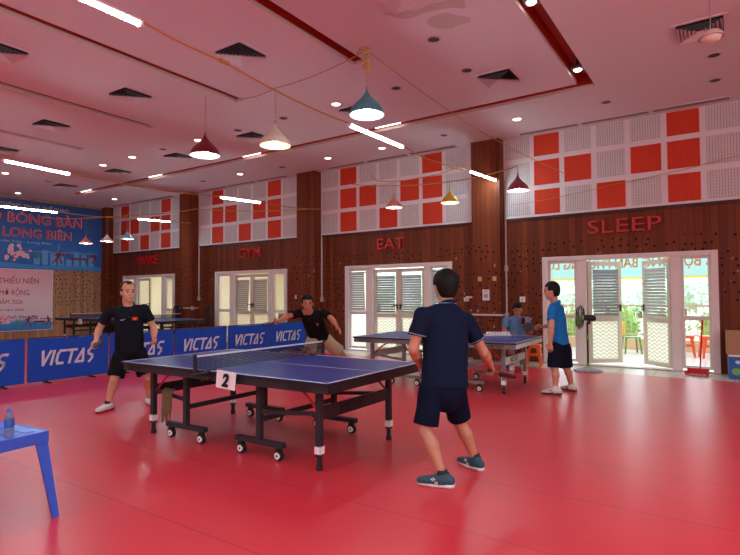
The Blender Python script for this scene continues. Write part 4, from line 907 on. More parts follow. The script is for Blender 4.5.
# ------------------------------------------------------------------ ceiling fittings
VENTD = mat('vent_shade', (40, 36, 38), .7)  # dark tone that paints the shade of the duct and blade gaps
def vent_mesh():
    t_ = bpy.data.objects.new('ceiling_vent', None); C.objects.link(t_)
    m = MB(); 
    for a, b_ in ((.30, .26),):
        frame_rect2 = [(-a, -a), (a, -a), (a, a), (-a, a)]
        m.box((0, a - .02, -.006), (2 * a, .04, .012)); m.box((0, -a + .02, -.006), (2 * a, .04, .012)); m.box((a - .02, 0, -.006), (.04, 2 * a - .08, .012)); m.box((-a + .02, 0, -.006), (.04, 2 * a - .08, .012))
    m.build('frame', CEIL, t_)
    m = MB(); m.box((0, 0, -.001), (.52, .52, .002)); m.build('dark_duct', VENTD, t_)
    m = MB()
    mb2 = MB()  # dark sheets behind the blades, gap shade put into their colour
    for k in range(6):
        r0 = .25 - k * .042; r1 = r0 - .034
        for q in range(4):
            R = Matrix.Rotation(q * PI / 2, 3, 'Z')
            m.quad([R @ Vector((-r0, -r0, -.046)), R @ Vector((r0, -r0, -.046)), R @ Vector((r1, -r1, -.006)), R @ Vector((-r1, -r1, -.006))])
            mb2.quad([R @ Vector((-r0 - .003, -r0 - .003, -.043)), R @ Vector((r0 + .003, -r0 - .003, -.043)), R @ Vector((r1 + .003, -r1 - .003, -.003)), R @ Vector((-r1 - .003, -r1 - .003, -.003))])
    o = m.build('louvre', CEIL, t_); mb2.build('louvre_shade', VENTD, o)
    return t_
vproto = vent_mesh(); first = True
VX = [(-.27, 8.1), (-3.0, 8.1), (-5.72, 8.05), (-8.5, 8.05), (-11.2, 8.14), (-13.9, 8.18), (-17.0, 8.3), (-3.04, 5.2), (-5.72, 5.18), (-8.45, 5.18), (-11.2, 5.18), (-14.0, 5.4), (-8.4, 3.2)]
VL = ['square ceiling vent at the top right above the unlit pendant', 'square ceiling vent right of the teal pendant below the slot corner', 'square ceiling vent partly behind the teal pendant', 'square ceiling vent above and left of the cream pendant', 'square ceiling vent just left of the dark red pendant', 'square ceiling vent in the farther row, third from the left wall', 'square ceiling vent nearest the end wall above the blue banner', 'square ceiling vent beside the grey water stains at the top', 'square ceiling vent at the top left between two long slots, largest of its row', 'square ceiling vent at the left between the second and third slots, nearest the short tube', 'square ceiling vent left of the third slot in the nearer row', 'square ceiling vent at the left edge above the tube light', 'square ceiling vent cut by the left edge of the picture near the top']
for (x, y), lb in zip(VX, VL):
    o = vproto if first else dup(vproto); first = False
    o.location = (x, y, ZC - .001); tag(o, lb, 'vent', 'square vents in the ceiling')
DLON = emit('downlight_glow', (255, 236, 206), 14.0 * LAMP); DLOFF = mat('downlight_dark', (44, 40, 42), .5); DRIM = mat('downlight_rim', (206, 190, 186), .5)
def downlight(on):
    t_ = bpy.data.objects.new('downlight', None); C.objects.link(t_)
    m = MB(); m.lathe([(.098, 0), (.10, -.008), (.08, -.010), (.075, 0)], seg=24); m.build('rim', DRIM, t_, smooth=True)
    m = MB(); m.lathe([(.076, -.006), (.05, -.003), (0, -.002)], seg=20); m.build('lens', DLON if on else DLOFF, t_, smooth=True)
    return t_
ON = [(-9.70, 7.56), (-12.21, 7.55), (-13.57, 7.57), (-16.65, 6.51), (-11.45, 10.36), (-5.84, 7.55), (-8.32, 10.42), (-6.72, 10.44), (-3.43, 10.24), (-17.98, 10.46), (-19.50, 8.01)]
OFF = [(-3.26, 6.37), (-3.30, 7.55), (-4.56, 7.53), (-7.14, 7.56), (-5.08, 10.36), (-9.91, 10.44), (-.14, 9.12), (-.15, 10.21), (-1.80, 10.25), (-8.44, 7.57), (-10.96, 7.55), (-16.77, 7.69), (-13.05, 10.35)]
def picx(p):
    v = Vector((p[0], p[1], ZC - 1.438)); return v.dot(_r) / v.dot(_f)
for lst, on in ((ON, True), (OFF, False)):
    pr = downlight(on); lst = sorted(lst, key=picx)
    for i, (x, y) in enumerate(lst):
        o = pr if i == 0 else dup(pr); o.location = (x, y, ZC - .001)
        tag(o, '%s round recessed ceiling downlight, %s from the left of the %s ones' % ('glowing' if on else 'dark unlit', ordinal(i) if i < 12 else 'last', 'glowing' if on else 'dark'), 'downlight', 'glowing ceiling downlights' if on else 'unlit ceiling downlights')
SLOTG = emit('slot_glow', (255, 246, 232), 10.0 * LAMP)
for i, x in enumerate((-17.61, -13.80, -9.81, -5.81)):
    t_ = thing('slot_light', 'glowing strip light set in the long ceiling slot, %s from the left' % ordinal(i), 'strip light', (x, 9.23, ZC + .06), group='strip lights in the long slot')
    m = MB(); m.box((0, 0, .02), (.62, .10, .04)); m.box((0, 0, .115), (.10, .05, .15)); m.build('housing', WHITEP, t_); m = MB(); m.box((0, 0, -.006), (.6, .085, .012)); m.build('diffuser', SLOTG, t_)
for y, lb in ((6.32, 'small square spotlight in the red slot at the top edge of the picture'), (8.66, 'small square spotlight at the corner end of the red slot')):
    t_ = thing('spotlight', lb, 'spotlight', (-1.92, y, ZC + .05), group='square spotlights in the red slot')
    m = MB(); m.box((0, 0, .03), (.17, .17, .05)); m.box((0, 0, .13), (.05, .05, .16)); m.build('housing', SILV, t_, bevel=.006); m = MB(); m.lathe([(.06, 0), (.05, -.012), (0, -.016)], c=(0, 0, .004), seg=18); m.build('lens', emit('spot_glow', (255, 250, 240), 16.0 * LAMP), t_, smooth=True)
GRL = mat('diffuser_slots', (96, 84, 82), .6)
for k, nm in enumerate(('SLEEP', 'EAT', 'GYM', 'WAKE')):
    for j in range(3):
        xa = -3.74 + 1.28 * j - PITCH * k
        t_ = thing('air_diffuser', 'long narrow air diffuser in the ceiling edge above the %s tiles, %s' % (nm, ('leftmost of three', 'middle of three', 'rightmost of three')[j]), 'air diffuser', (xa + .62, 11.27, ZC), group='linear air diffusers along the wall')
        m = MB(); m.box((0, -.085, -.006), (1.24, .02, .012)); m.box((0, .085, -.006), (1.24, .02, .012)); m.box((-.61, 0, -.006), (.02, .15, .012)); m.box((.61, 0, -.006), (.02, .15, .012)); m.build('frame', CEIL, t_)
        m = MB(); m.box((0, 0, -.002), (1.2, .15, .004)); m.mi = 1
        for q in (-.05, 0, .05): m.box((0, q, -.007), (1.2, .012, .010))
        m.build('slot', [GRL, mat('diffuser_blade', (150, 132, 128), .6)], t_)

# ------------------------------------------------------------------ things on the wall
PIPE = mat('white_conduit', (206, 196, 190), .5)
def conduit(label, pts, boxes=()):
    m = MB(); m.tube(pts, .022, 8)
    for b_ in boxes: m.box(b_, (.07, .07, .12))
    tag(m.build('conduit', PIPE, smooth=True), label, 'conduit', 'white conduits on the wall')
yw = D - .03; yc = D - .325
conduit('white vertical conduit on the wall just right of the column by SLEEP', [(-4.15, yw, 3.98), (-4.15, yw, .6)], [(-4.15, yw, 2.03), (-4.15, yw, .98), (-4.15, yw, .62)])
conduit('white vertical conduit on the wall just right of the column by EAT', [(-9.43, yw, 3.84), (-9.43, yw, 1.36)], [(-9.43, yw, 1.34)])
conduit('white vertical conduit on the wall just right of the column by GYM', [(-14.70, yw, 4.8), (-14.70, yw, 1.4)], [(-14.70, yw, 1.37)])
conduit('white horizontal conduit across the column beside the seated man', [(-4.86, yc, 1.0), (-4.16, yc, 1.0), (-4.15, D - .06, .99)])
conduit('white horizontal conduit low across the column by GYM', [(-15.36, yc, 1.06), (-14.72, yc, 1.06), (-14.70, D - .06, 1.06)], [(-14.66, yc, 1.06)])
def plate(name, label, cat, x, z, w, h, y=D, colr=None, extra=True):
    t_ = thing(name, label, cat, (x, y - .008, z)); m = MB(); m.box((0, 0, 0), (w, .016, h)); m.build('plate', colr or WHITEP, t_, bevel=.003)
    if extra: m = MB(); m.box((0, -.010, 0), (w * .4, .008, h * .5)); m.build('switch', mat('switch_grey', (206, 200, 192), .5), t_)
    return t_
plate('light_switch', 'white switch plate on the wood wall right of the GYM door', 'switch', -10.37, 1.41, .14, .10)
sw = plate('wall_socket', 'white wall socket with a plugged adapter on the wood wall left of the column', 'socket', -5.12, 1.34, .13, .09)
m = MB(); m.box((.09, -.03, .05), (.16, .05, .05)); m.build('adapter', WHITEP, sw, bevel=.004)
plate('wall_socket', 'white socket plate on the wood wall above the seated man', 'socket', -3.80, 1.34, .12, .12)
nt_ = plate('paper_notice', 'white paper notice with a printed code square taped to the column', 'notice', -4.52, 1.44, .16, .24, D - .3, mat('paper', (232, 224, 222), .7), False)
m = MB(); m.box((0, -.0095, -.02), (.10, .002, .09)); m.box((0, -.0095, .075), (.10, .002, .02)); m.build('print', mat('print_grey', (176, 160, 166), .7), nt_)
plate('paper_note', 'yellowed paper note on the column, left one above the notice', 'note', -4.66, 1.80, .09, .10, D - .3, mat('note_yellow', (206, 160, 104), .7), False)
plate('paper_note', 'yellowed paper note on the column, right one above the notice', 'note', -4.32, 1.80, .09, .10, D - .3, mat('note_yellow', (206, 160, 104), .7), False)

# ------------------------------------------------------------------ dark carved chairs by the wall
DWOOD = mat('dark_chair_wood', (46, 20, 14), .4, var=.15)
def carved_chair(label, loc, rz):
    t_ = thing('wooden_chair', label, 'chair', loc, rz, 'dark wooden chairs by the wall')
    m = MB(); m.box((0, 0, .45), (.44, .44, .04)); m.build('seat', DWOOD, t_, bevel=.01)
    for sx in (-1, 1):
        m = MB(); m.bar((sx * .19, -.19, .44), (sx * .19, -.20, 0), .04, .04); m.build('leg', DWOOD, t_)
        m = MB(); m.tube([(sx * .19, .21, 0), (sx * .19, .20, .45), (sx * .20, .22, .8), (sx * .16, .26, 1.10)], .022); m.build('leg', DWOOD, t_, smooth=True)
    m = MB(); m.tube([(-.17, .255, 1.06), (-.1, .265, 1.15), (0, .268, 1.17), (.1, .265, 1.15), (.17, .255, 1.06)], .028); m.box((0, .235, .62), (.36, .03, .05)); m.tube([(-.05, .235, .62), (-.07, .245, .85), (-.03, .262, 1.14)], .016); m.tube([(.05, .235, .62), (.07, .245, .85), (.03, .262, 1.14)], .016); m.box((0, .245, .88), (.08, .02, .5))
    m.build('backrest', DWOOD, t_, smooth=True)
carved_chair('dark carved wooden chair against the wall left of the GYM door', (-13.88, 11.02, 0), 0)
carved_chair('dark wooden chair in front of the column left of the GYM door', (-15.2, 10.85, 0), .15)
# stacked chairs and a bench inside the rooms behind the doors
def plain_chair(label, loc, rz):
    t_ = thing('stacking_chair', label, 'chair', loc, rz, 'grey chairs in the room behind the GYM door')
    g_ = mat('chair_grey', (120, 116, 110), .6)
    m = MB(); m.box((0, 0, .44), (.40, .40, .03)); m.build('seat', g_, t_, bevel=.008)
    m = MB(); m.box((0, .20, .72), (.38, .03, .28)); m.build('backrest', g_, t_, bevel=.01)
    for sx in (-1, 1):
        for sy in (-1, 1):
            m = MB(); m.cyl((sx * .17, sy * .18, .43), (sx * .19, sy * .2, 0), .014); m.build('leg', SILV, t_)
for i, (x, y) in enumerate(((-14.0, 12.9), (-13.4, 13.1), (-13.9, 13.7), (-12.5, 13.3))):
    plain_chair('grey chair in the cream room behind the GYM door, %s from the left' % ordinal(i), (x, y, 0), .3 * i)
bn = thing('bench', 'low dark bench in the cream room behind the WAKE door', 'bench', (-18.9, 14.2, 0), .0)
m = MB(); m.box((0, 0, .56), (2.2, .4, .09)); m.build('seat', DWOOD, bn, bevel=.01)
for sx in (-1, 1): m = MB(); m.box((sx * .95, 0, .26), (.08, .36, .52)); m.build('leg', DWOOD, bn)

# ------------------------------------------------------------------ pedestal fan
fan = thing('pedestal_fan', 'black pedestal fan with green blades and grey round base before the left door leaf', 'fan', (-2.28, 10.66, 0))
FGRN = mat('fan_green', (110, 190, 60), .4)
m = MB(); m.lathe([(0, .0), (.26, 0), (.265, .012), (.25, .03), (.16, .055), (.06, .085), (.03, .10), (0, .10)], seg=32); m.build('base', mat('fan_base', (150, 148, 144), .45, var=.15, scale=20), fan, smooth=True)
m = MB(); m.cyl((0, 0, .09), (0, 0, .92), .017); m.mi = 1; m.cyl((0, 0, .08), (0, 0, .15), .032); m.cyl((0, 0, .60), (0, 0, .68), .03); m.build('pole', [BLACK, FGRN], fan, smooth=True)
hd = Vector((0, 0, 1.0)); ax = Vector((-.93, -.36, .08)).normalized()
Rm = ax.to_track_quat('Z', 'Y').to_matrix()
m = MB(); m.cyl(hd + Vector((.03, 0, -.12)), hd + Vector((.03, 0, .0)), .03); m.cyl(hd + ax * -.10, hd + ax * .06, .062, .055, 20); m.cyl(hd + ax * -.15, hd + ax * -.10, .045, .062, 20); m.build('motor', BLACK, fan, smooth=True)
cc = hd + ax * .13
m = MB()
def ring(c, r): return [c + Rm @ Vector((r * math.cos(k * 2 * PI / 36), r * math.sin(k * 2 * PI / 36), 0)) for k in range(36)]
m.tube(ring(cc, .225), .009, 6, True)
for dz, rr in ((.05, .19), (.06, .12), (-.05, .19), (-.06, .12)): m.tube(ring(cc + ax * dz, rr), .0028, 4, True)
for k in range(28):
    a = k * 2 * PI / 28; e_ = Vector((math.cos(a), math.sin(a), 0))
    m.tube([cc + ax * .065 + Rm @ (e_ * .05), cc + ax * .055 + Rm @ (e_ * .17), cc + Rm @ (e_ * .225), cc - ax * .055 + Rm @ (e_ * .17), cc - ax * .065 + Rm @ (e_ * .05)], .0024, 4)
m.cyl(cc + ax * .06, cc + ax * .07, .05); m.build('guard', BLACK, fan)
m = MB()
for k in range(5):
    a = k * 2 * PI / 5; A_ = []
    for (r_, w_) in ((.035, -.02), (.11, -.055), (.185, -.06), (.195, .03), (.13, .06), (.045, .03)):
        A_.append(cc + Rm @ Vector((r_ * math.cos(a) - w_ * math.sin(a), r_ * math.sin(a) + w_ * math.cos(a), -.25 * w_)))
    m.prism(A_, ax * .003)
m.cyl(cc - ax * .03, cc + ax * .03, .038); m.build('blades', FGRN, fan)

# ------------------------------------------------------------------ dustpan and boxes at the right
dp = thing('dustpan', 'red long-handled dustpan standing by the right side window', 'dustpan', (-.55, 11.15, 0), -.1)
m = MB(); m.prism([(-.17, -.16, .008), (.17, -.16, .008), (.17, .12, .02), (-.17, .12, .02)], (0, 0, .008)); m.box((-.165, -.02, .04), (.012, .28, .06)); m.box((.165, -.02, .04), (.012, .28, .06)); m.box((0, .115, .06), (.34, .014, .09)); m.build('pan', REDP, dp, bevel=.004)
m = MB(); m.cyl((.03, .11, .07), (.085, .06, .88), .012); m.cyl((.0795, .065, .80), (.0915, .054, .98), .018); m.build('handle', REDP, dp, smooth=True)
CARDB = mat('cardboard', (170, 132, 100), .85, var=.06, scale=6); BXB = mat('box_blue', (40, 96, 170), .5, var=.2, scale=5)
b1 = thing('carton', 'blue printed carton on the floor by the right edge below the cardboard box', 'box', (.16, 11.2, 0), .05)
m = MB(); m.box((0, 0, .20), (.50, .40, .40)); m.build('carton_body', BXB, b1, bevel=.004)
m = MB(); m.box((0, -.202, .385), (.5, .004, .03)); m.build('white_band', WHITEP, b1)
rb = random.Random(2)
for cl_, nm_, ps in ((mat('box_green', (120, 176, 90), .5), 'green_print', [(-.14, .12, .10, .16), (-.02, .08, .08, .1)]), (mat('box_pink', (220, 110, 140), .5), 'pink_print', [(.06, .16, .1, .2), (.16, .12, .07, .12)]), (mat('box_pale', (206, 220, 232), .5), 'pale_print', [(-.12, .28, .2, .05), (.1, .31, .16, .04)])):
    m = MB()
    for x, z, w, h in ps: m.prism([(x + px - w / 2 * .0, -.2025, z + pz) for px, pz in disc(0, 0, min(w, h) * .6, 12, 1.2)], (0, -.0015, 0))
    m.build(nm_, cl_, b1)
b2_ = thing('cardboard_box', 'plain brown cardboard box with upright TEA+ print on top of the blue carton', 'box', (.15, 11.2, .40), .05)
m = MB(); m.box((0, 0, .20), (.52, .40, .40)); m.build('carton_body', CARDB, b2_, bevel=.004)
text('TEA+', mat('box_print', (70, 48, 36), .7), b2_, (.045, -.2025, .09), (0, 0, 1), (-1, 0, 0), .10, width=.26, extrude=.001, bold=.02)

# ------------------------------------------------------------------ people
def V3(p): return np.array(p, float)
def nrm(v): return v / (np.linalg.norm(v) + 1e-12)
class Field:
    """implicit surface on a grid; add() blends rounded cones and ellipsoids, mesh() extracts one continuous surface"""
    def __init__(s, lo, hi, h):
        s.lo = V3(lo) - 3 * h; s.h = h; s.n = np.ceil((V3(hi) + 3 * h - s.lo) / h).astype(int) + 1
        s.F = np.full(s.n, 0.5, np.float32)
    def _sl(s, lo, hi):
        a = np.clip(np.floor((lo - s.lo) / s.h).astype(int), 0, s.n); b = np.clip(np.ceil((hi - s.lo) / s.h).astype(int) + 1, 0, s.n)
        return a, b
    def _pts(s, a, b):
        g = [(s.lo[i] + s.h * np.arange(a[i], b[i])).astype(np.float32) for i in range(3)]
        return np.stack(np.meshgrid(*g, indexing='ij'), -1)
    def _comb(s, a, b, d, k, op):
        sl = tuple(slice(a[i], b[i]) for i in range(3)); F = s.F[sl]
        if op == 'sub':
            d = -d; h = np.clip(.5 - .5 * (F - d) / k, 0, 1); s.F[sl] = F * (1 - h) + d * h + k * h * (1 - h); return
        h = np.clip(.5 + .5 * (F - d) / k, 0, 1); s.F[sl] = F * (1 - h) + d * h - k * h * (1 - h)
    def cone(s, p, q, rp, rq, k=.02, n=None, flat=1.0, cuts=(), op='add'):
        p, q = V3(p), V3(q); R = max(rp, rq) * 1.05 + k * 1.5 + .01
        a, b = s._sl(np.minimum(p, q) - R, np.maximum(p, q) + R)
        if np.any(b <= a): return
        P = s._pts(a, b); pq = q - p; L2 = max(pq @ pq, 1e-9)
        t = np.clip(((P - p) @ pq) / L2, 0, 1)
        v = P - (p + t[..., None] * pq)
        if n is not None: n = nrm(V3(n)); v = v + (v @ n)[..., None] * n * (flat - 1)
        d = np.sqrt((v * v).sum(-1)) - (rp + (rq - rp) * t)
        for c, nn in cuts: d = np.maximum(d, (P - V3(c)) @ nrm(V3(nn)))
        s._comb(a, b, d, k, op)
    def ell(s, c, fr, r, k=.02, op='add'):
        c = V3(c); r = tuple(x * 1.10 for x in r); R = max(r) + k * 1.5 + .01; a, b = s._sl(c - R, c + R)
        if np.any(b <= a): return
        q = (s._pts(a, b) - c) @ np.array(fr).T; r = V3(r)
        k0 = np.sqrt(((q / r) ** 2).sum(-1)); k1 = np.sqrt(((q / r ** 2) ** 2).sum(-1)) + 1e-9
        s._comb(a, b, k0 * (k0 - 1) / k1, k, op)
    def all_pts(s): return s._pts(np.zeros(3, int), s.n)
    def cut(s, fn):
        P = s.all_pts(); s.F = np.maximum(s.F, fn(P)).astype(np.float32)
    def ripple(s, amp, seed):
        P = s.all_pts(); r = np.random.RandomState(seed); w = 0
        for i in range(5):
            d = nrm(r.normal(size=3)) * r.uniform(18, 46); w = w + np.sin(P @ d + r.uniform(0, 6)) / 5 * 1.8
        s.F = (s.F + amp * w).astype(np.float32)
    def mesh(s, name, mats, parent=None):
        F = s.F; I = F < 0; nx, ny, nz = F.shape
        acc = np.zeros((nx - 1, ny - 1, nz - 1, 3), np.float32); cnt = np.zeros((nx - 1, ny - 1, nz - 1), np.float32)
        for ax in range(3):
            o1, o2 = [i for i in range(3) if i != ax]
            for da in (0, 1):
                for db in (0, 1):
                    s0 = [slice(0, m - 1) for m in F.shape]; s1 = [slice(0, m - 1) for m in F.shape]
                    s0[o1] = slice(da, F.shape[o1] - 1 + da); s0[o2] = slice(db, F.shape[o2] - 1 + db)
                    s1[o1], s1[o2] = s0[o1], s0[o2]; s1[ax] = slice(1, F.shape[ax])
                    f0, f1 = F[tuple(s0)], F[tuple(s1)]; x = (f0 < 0) != (f1 < 0)
                    t = np.where(x, f0 / np.where(x, f0 - f1, 1), 0)
                    acc[..., ax] += np.where(x, t, 0); acc[..., o1] += np.where(x, da, 0); acc[..., o2] += np.where(x, db, 0); cnt += x
        act = cnt > 0; idx = np.full(act.shape, -1, np.int64); idx[act] = np.arange(act.sum())
        base = np.argwhere(act).astype(np.float32); co = (base + acc[act] / cnt[act][:, None]) * s.h + s.lo
        quads = []
        for ax in range(3):
            o1, o2 = (ax + 1) % 3, (ax + 2) % 3
            s0 = [slice(1, m - 1) for m in F.shape]; s1 = [slice(1, m - 1) for m in F.shape]
            s0[ax] = slice(0, F.shape[ax] - 1); s1[ax] = slice(1, F.shape[ax])
            x = I[tuple(s0)] != I[tuple(s1)]; e = np.argwhere(x); off = np.ones(3, int); off[ax] = 0; e = e + off
            ins = I[tuple(e.T)]
            def cell(d1, d2):
                c = e.copy(); c[:, o1] += d1; c[:, o2] += d2; return idx[tuple(c.T)]
            q = np.stack([cell(-1, -1), cell(0, -1), cell(0, 0), cell(-1, 0)], 1)
            q[~ins] = q[~ins][:, ::-1]; quads.append(q)
        q = np.concatenate(quads); q = q[(q >= 0).all(1)]
        me = bpy.data.meshes.new(name); me.vertices.add(len(co)); me.vertices.foreach_set('co', co.astype(np.float32).ravel())
        me.loops.add(q.size); me.loops.foreach_set('vertex_index', q.ravel().astype(np.int32)); me.polygons.add(len(q))
        me.polygons.foreach_set('loop_start', np.arange(0, q.size, 4, dtype=np.int32))
        try: me.polygons.foreach_set('loop_total', np.full(len(q), 4, np.int32))
        except Exception: pass
        me.polygons.foreach_set('use_smooth', np.ones(len(q), bool)); me.update(calc_edges=True); me.validate()
        for m_ in (mats if isinstance(mats, (list, tuple)) else [mats]): me.materials.append(m_)
        o = bpy.data.objects.new(name, me); C.objects.link(o)
        if parent is not None: o.parent = parent
        return o

SKIN = {}
def skin(nm, c):
    m_ = mat('skin_' + nm, c, .5, var=.07, scale=14); b_ = m_.node_tree.nodes['Principled BSDF']; b_.inputs['Subsurface Weight'].default_value = .06; b_.inputs['Subsurface Radius'].default_value = (.02, .008, .005)
    return m_
HAIR = mat('black_hair', (17, 15, 15), .6, spec=.2, var=.3, scale=60)
EYEW = mat('eye_dark', (24, 18, 16), .25); LIPM = mat('lip', (150, 82, 72), .5); BROW = mat('eyebrow', (36, 26, 22), .7)
def person(label, J, face, skin_m, shirt, shorts, h, hands, hair='full', collar=True, sleeve=.62, hem=-.02, short_len=.82, extra_collar=None, toes=None, build=1.0, hairm=None, shorts_m=None, shoes=None, sock=None, torso_scale=1.0, nose=True, hvol=0.0, leg_r=.108):
    """one skinned figure: joints J in metres; FACE the way the head looks; clothes, hair, face details and shoes are children"""
    J = {k: V3(v) for k, v in J.items()}
    up = nrm(J['neck'] - J['pel']); rt = J['shR'] - J['shL']; rt = nrm(rt - up * (rt @ up)); fw = np.cross(up, rt)
    hr = J['hipR'] - J['hipL']; hr = nrm(hr); hf = nrm(np.cross(up, hr))
    fc = nrm(V3(face)); hu = nrm(nrm(J['head'] - J['neck']) * .35 + V3((0, 0, 1))); hs = nrm(np.cross(fc, hu)); hu = np.cross(hs, fc); HF = np.array([hs, fc, hu])
    hc = J['head']; b = build; hk = 1.10; hs, fc, hu = hs * hk, fc * hk, hu * hk; hsu, fcu, huu = hs / hk, fc / hk, hu / hk
    allp = np.array(list(J.values())); lo, hi = allp.min(0) - .22, allp.max(0) + .22; lo[2] = -.01
    S = Field(lo, hi, h)
    pel, neck = J['pel'], J['neck']; mid = pel * .5 + neck * .5; L = np.linalg.norm(neck - pel)
    S.cone(pel, mid, .135 * b, .125 * b, .03, fw, 1.35); S.cone(mid, neck - up * .15, .13 * b, .145 * b, .03, fw, 1.35)
    S.cone(J['shL'] + (rt * .02), J['shR'] - rt * .02, .052, .052, .03); S.cone(neck - up * .09, neck - up * .02, .075, .058, .03)
    S.cone(neck - up * .03, hc - hu * .06 - fc * .015, .056, .055, .02)
    for sd in 'LR':
        sh, el, wr = J['sh' + sd], J['el' + sd], J['wr' + sd]; hip, kn, an = J['hip' + sd], J['kn' + sd], J['an' + sd]
        S.cone(sh, el, .050 * b, .040 * b); S.cone(el, el + (wr - el) * .35, .041 * b, .042 * b); S.cone(el + (wr - el) * .35, wr, .042 * b, .027 * b)
        S.cone(hip, kn, .086 * b, .052 * b, .03); bk = nrm(np.cross(nrm(an - kn), hr)) ; bk = bk if bk @ hf < 0 else -bk
        cf = kn + (an - kn) * .34 + bk * .014
        S.cone(kn, cf, .050 * b, .052 * b); S.cone(cf, an, .052 * b, .033 * b); 
        td = nrm(V3(toes[sd])) if toes else hf
        S.cone(an - V3((0, 0, .02)), an + td * .10 - V3((0, 0, an[2] - .036)), .034, .022)
        # hand: palm, four bent fingers of different lengths, thumb from the side
        hd, pn, curl = hands[sd]; hd = nrm(V3(hd)); pn = nrm(V3(pn) - hd * (V3(pn) @ hd)); ts = np.cross(hd, pn) * (1 if sd == 'R' else -1)
        S.cone(wr - hd * .01, wr + hd * .075, .026, .034, .012, pn, 1.9)
        for fi, ln in enumerate((.074, .082, .076, .060)):
            o = (.030, .010, -.010, -.029)[fi]; p0 = wr + hd * (.080 - .006 * abs(fi - 1)) + ts * o; c1, c2, c3 = curl * .75, curl * 1.6, curl * 2.2
            f1 = p0 + (hd * math.cos(c1) + pn * math.sin(c1) + ts * o * 2.5) * ln * .45
            f2 = f1 + (hd * math.cos(c2) + pn * math.sin(c2)) * ln * .32; f3 = f2 + (hd * math.cos(c3) + pn * math.sin(c3)) * ln * .23
            S.cone(p0 - hd * .02, f1, .0105, .0092, .005); S.cone(f1, f2, .0092, .0084, .003); S.cone(f2, f3, .0084, .0074, .003)
        t0 = wr + hd * .022 + ts * .026; t1 = t0 + (hd * .55 + ts * .75 + pn * .35) * .042; t2 = t1 + nrm(hd * .85 + ts * .1 + pn * .5 * (.4 + curl)) * .034
        S.cone(t0 - ts * .012, t1, .0135, .0115, .008); S.cone(t1, t2, .0115, .0085, .003)
    # head
    S.ell(hc + hu * .018 - fc * .012, HF, (.074, .090, .100), .012); S.ell(hc - hu * .045 + fc * .022, HF, (.058, .066, .074), .02); S.cone(hc - hu * .095 + fc * .045, hc - hu * .098 + fc * .06, .024, .02, .02)
    S.cone(hc + hu * .012 + fc * .082, hc - hu * .026 + fc * .097, .0075, .0125, .010); S.cone(hc - hu * .030 + fc * .088 - hs * .011, hc - hu * .030 + fc * .088 + hs * .011, .008, .008, .008)
    for q in (-1, 1):
        S.ell(hc + hs * q * .033 + hu * .004 + fc * .092, HF, (.017, .012, .010), .012, 'sub')
        S.cone(hc + hs * q * .015 + hu * .026 + fc * .079, hc + hs * q * .048 + hu * .024 + fc * .062, .008, .007, .010)
        S.cone(hc + hs * q * .045 - hu * .022 + fc * .052, hc + hs * q * .05 - hu * .018 + fc * .04, .016, .016, .02)
        S.ell(hc + hs * q * .077 - hu * .010 - fc * .008, np.array([hsu, nrm(fc - hs * q * .5), huu]), (.010, .020, .033), .006)
    S.cone(hc - hu * .060 + fc * .085 - hs * .016, hc - hu * .060 + fc * .085 + hs * .016, .0075, .0075, .006)
    body = S.mesh('person', skin_m); tag(body, label, 'person', 'players and onlookers')
    # face details
    m = MB()
    for q in (-1, 1): m.sphere(hc + hs * q * .032 + hu * .004 + fc * .079, .0095, 10)
    m.build('eyes', EYEW, body, smooth=True)
    for q in (-1, 1):
        m = MB(); m.tube([hc + hs * q * .016 + hu * .030 + fc * .0865, hc + hs * q * .034 + hu * .034 + fc * .080, hc + hs * q * .050 + hu * .029 + fc * .066], .004, 6); m.build('eyebrow', BROW, body, smooth=True)
    m = MB(); m.tube([hc - hu * .060 - hs * .022 + fc * .087, hc - hu * .058 + fc * .0935, hc - hu * .060 + hs * .022 + fc * .087], .0045, 6); m.build('lips', LIPM, body, smooth=True)
    # hair
    hv = (.084 if hair != 'bald' else .0785) + hvol
    Hf = Field(hc - .21, hc + .21, min(h, .006)); Hf.ell(hc + hu * .027 - fc * .016, HF, (hv + .005, hv + .018, hv + (.026 if hair == 'bald' else .015)), .01); Hf.ell(hc - hu * .03 - fc * .045, HF, (.072, .062, .07), .02)
    def hcut(P, bald=(hair == 'bald')):
        q = (P - hc) / hk; f_, u_, s_ = q @ fcu, q @ huu, np.abs(q @ hsu)
        line = .086 if bald else .058
        front = np.minimum(f_ - (.022 if bald else .030), line - u_)         # face and forehead stay bare
        if bald: front = np.maximum(front, np.minimum(np.minimum(f_ + .005, .105 - u_), np.minimum(s_ - .030, u_ - .03)))   # receding temples
        ear = np.minimum(np.minimum(f_ + .030, .004 - u_), s_ - .03)                    # round the ears
        r = np.maximum(np.maximum(front, ear), -.085 - u_)
        return r
    Hf.cut(hcut); Hf.ripple(.0028, 5); Hf.mesh('hair', hairm or HAIR, body)
    # shirt
    T = Field(lo, hi, h); ts_ = torso_scale
    hemc = pel + up * hem
    hc0 = [(hemc, -up)]; slc = {}
    T.cone(hemc - up * .05, mid, .178 * ts_, .165 * ts_, .03, fw, 1.30, cuts=hc0); T.cone(mid, neck - up * .17, .165 * ts_, .172 * ts_, .04, fw, 1.36, cuts=hc0)
    T.cone(J['shL'] + rt * .02 - up * .012, J['shR'] - rt * .02 - up * .012, .057, .057, .03); T.cone(neck - up * .12, neck - up * .035, .095, .070, .03)
    for sd in 'LR': T.cone(neck - up * .05, J['sh' + sd] - up * .006, .060, .052, .03)
    for sd in 'LR':
        sh, el = J['sh' + sd], J['el' + sd]; e = sh + (el - sh) * sleeve; d = nrm(el - sh)
        T.cone(sh - up * .004, e + d * .03, .060 * b, .070 * b, .03, cuts=[(e, d)])
    T.ripple(.005, 11)
    nc = neck + up * (.004 if collar else .008); nn = nrm(up + fw * .22)
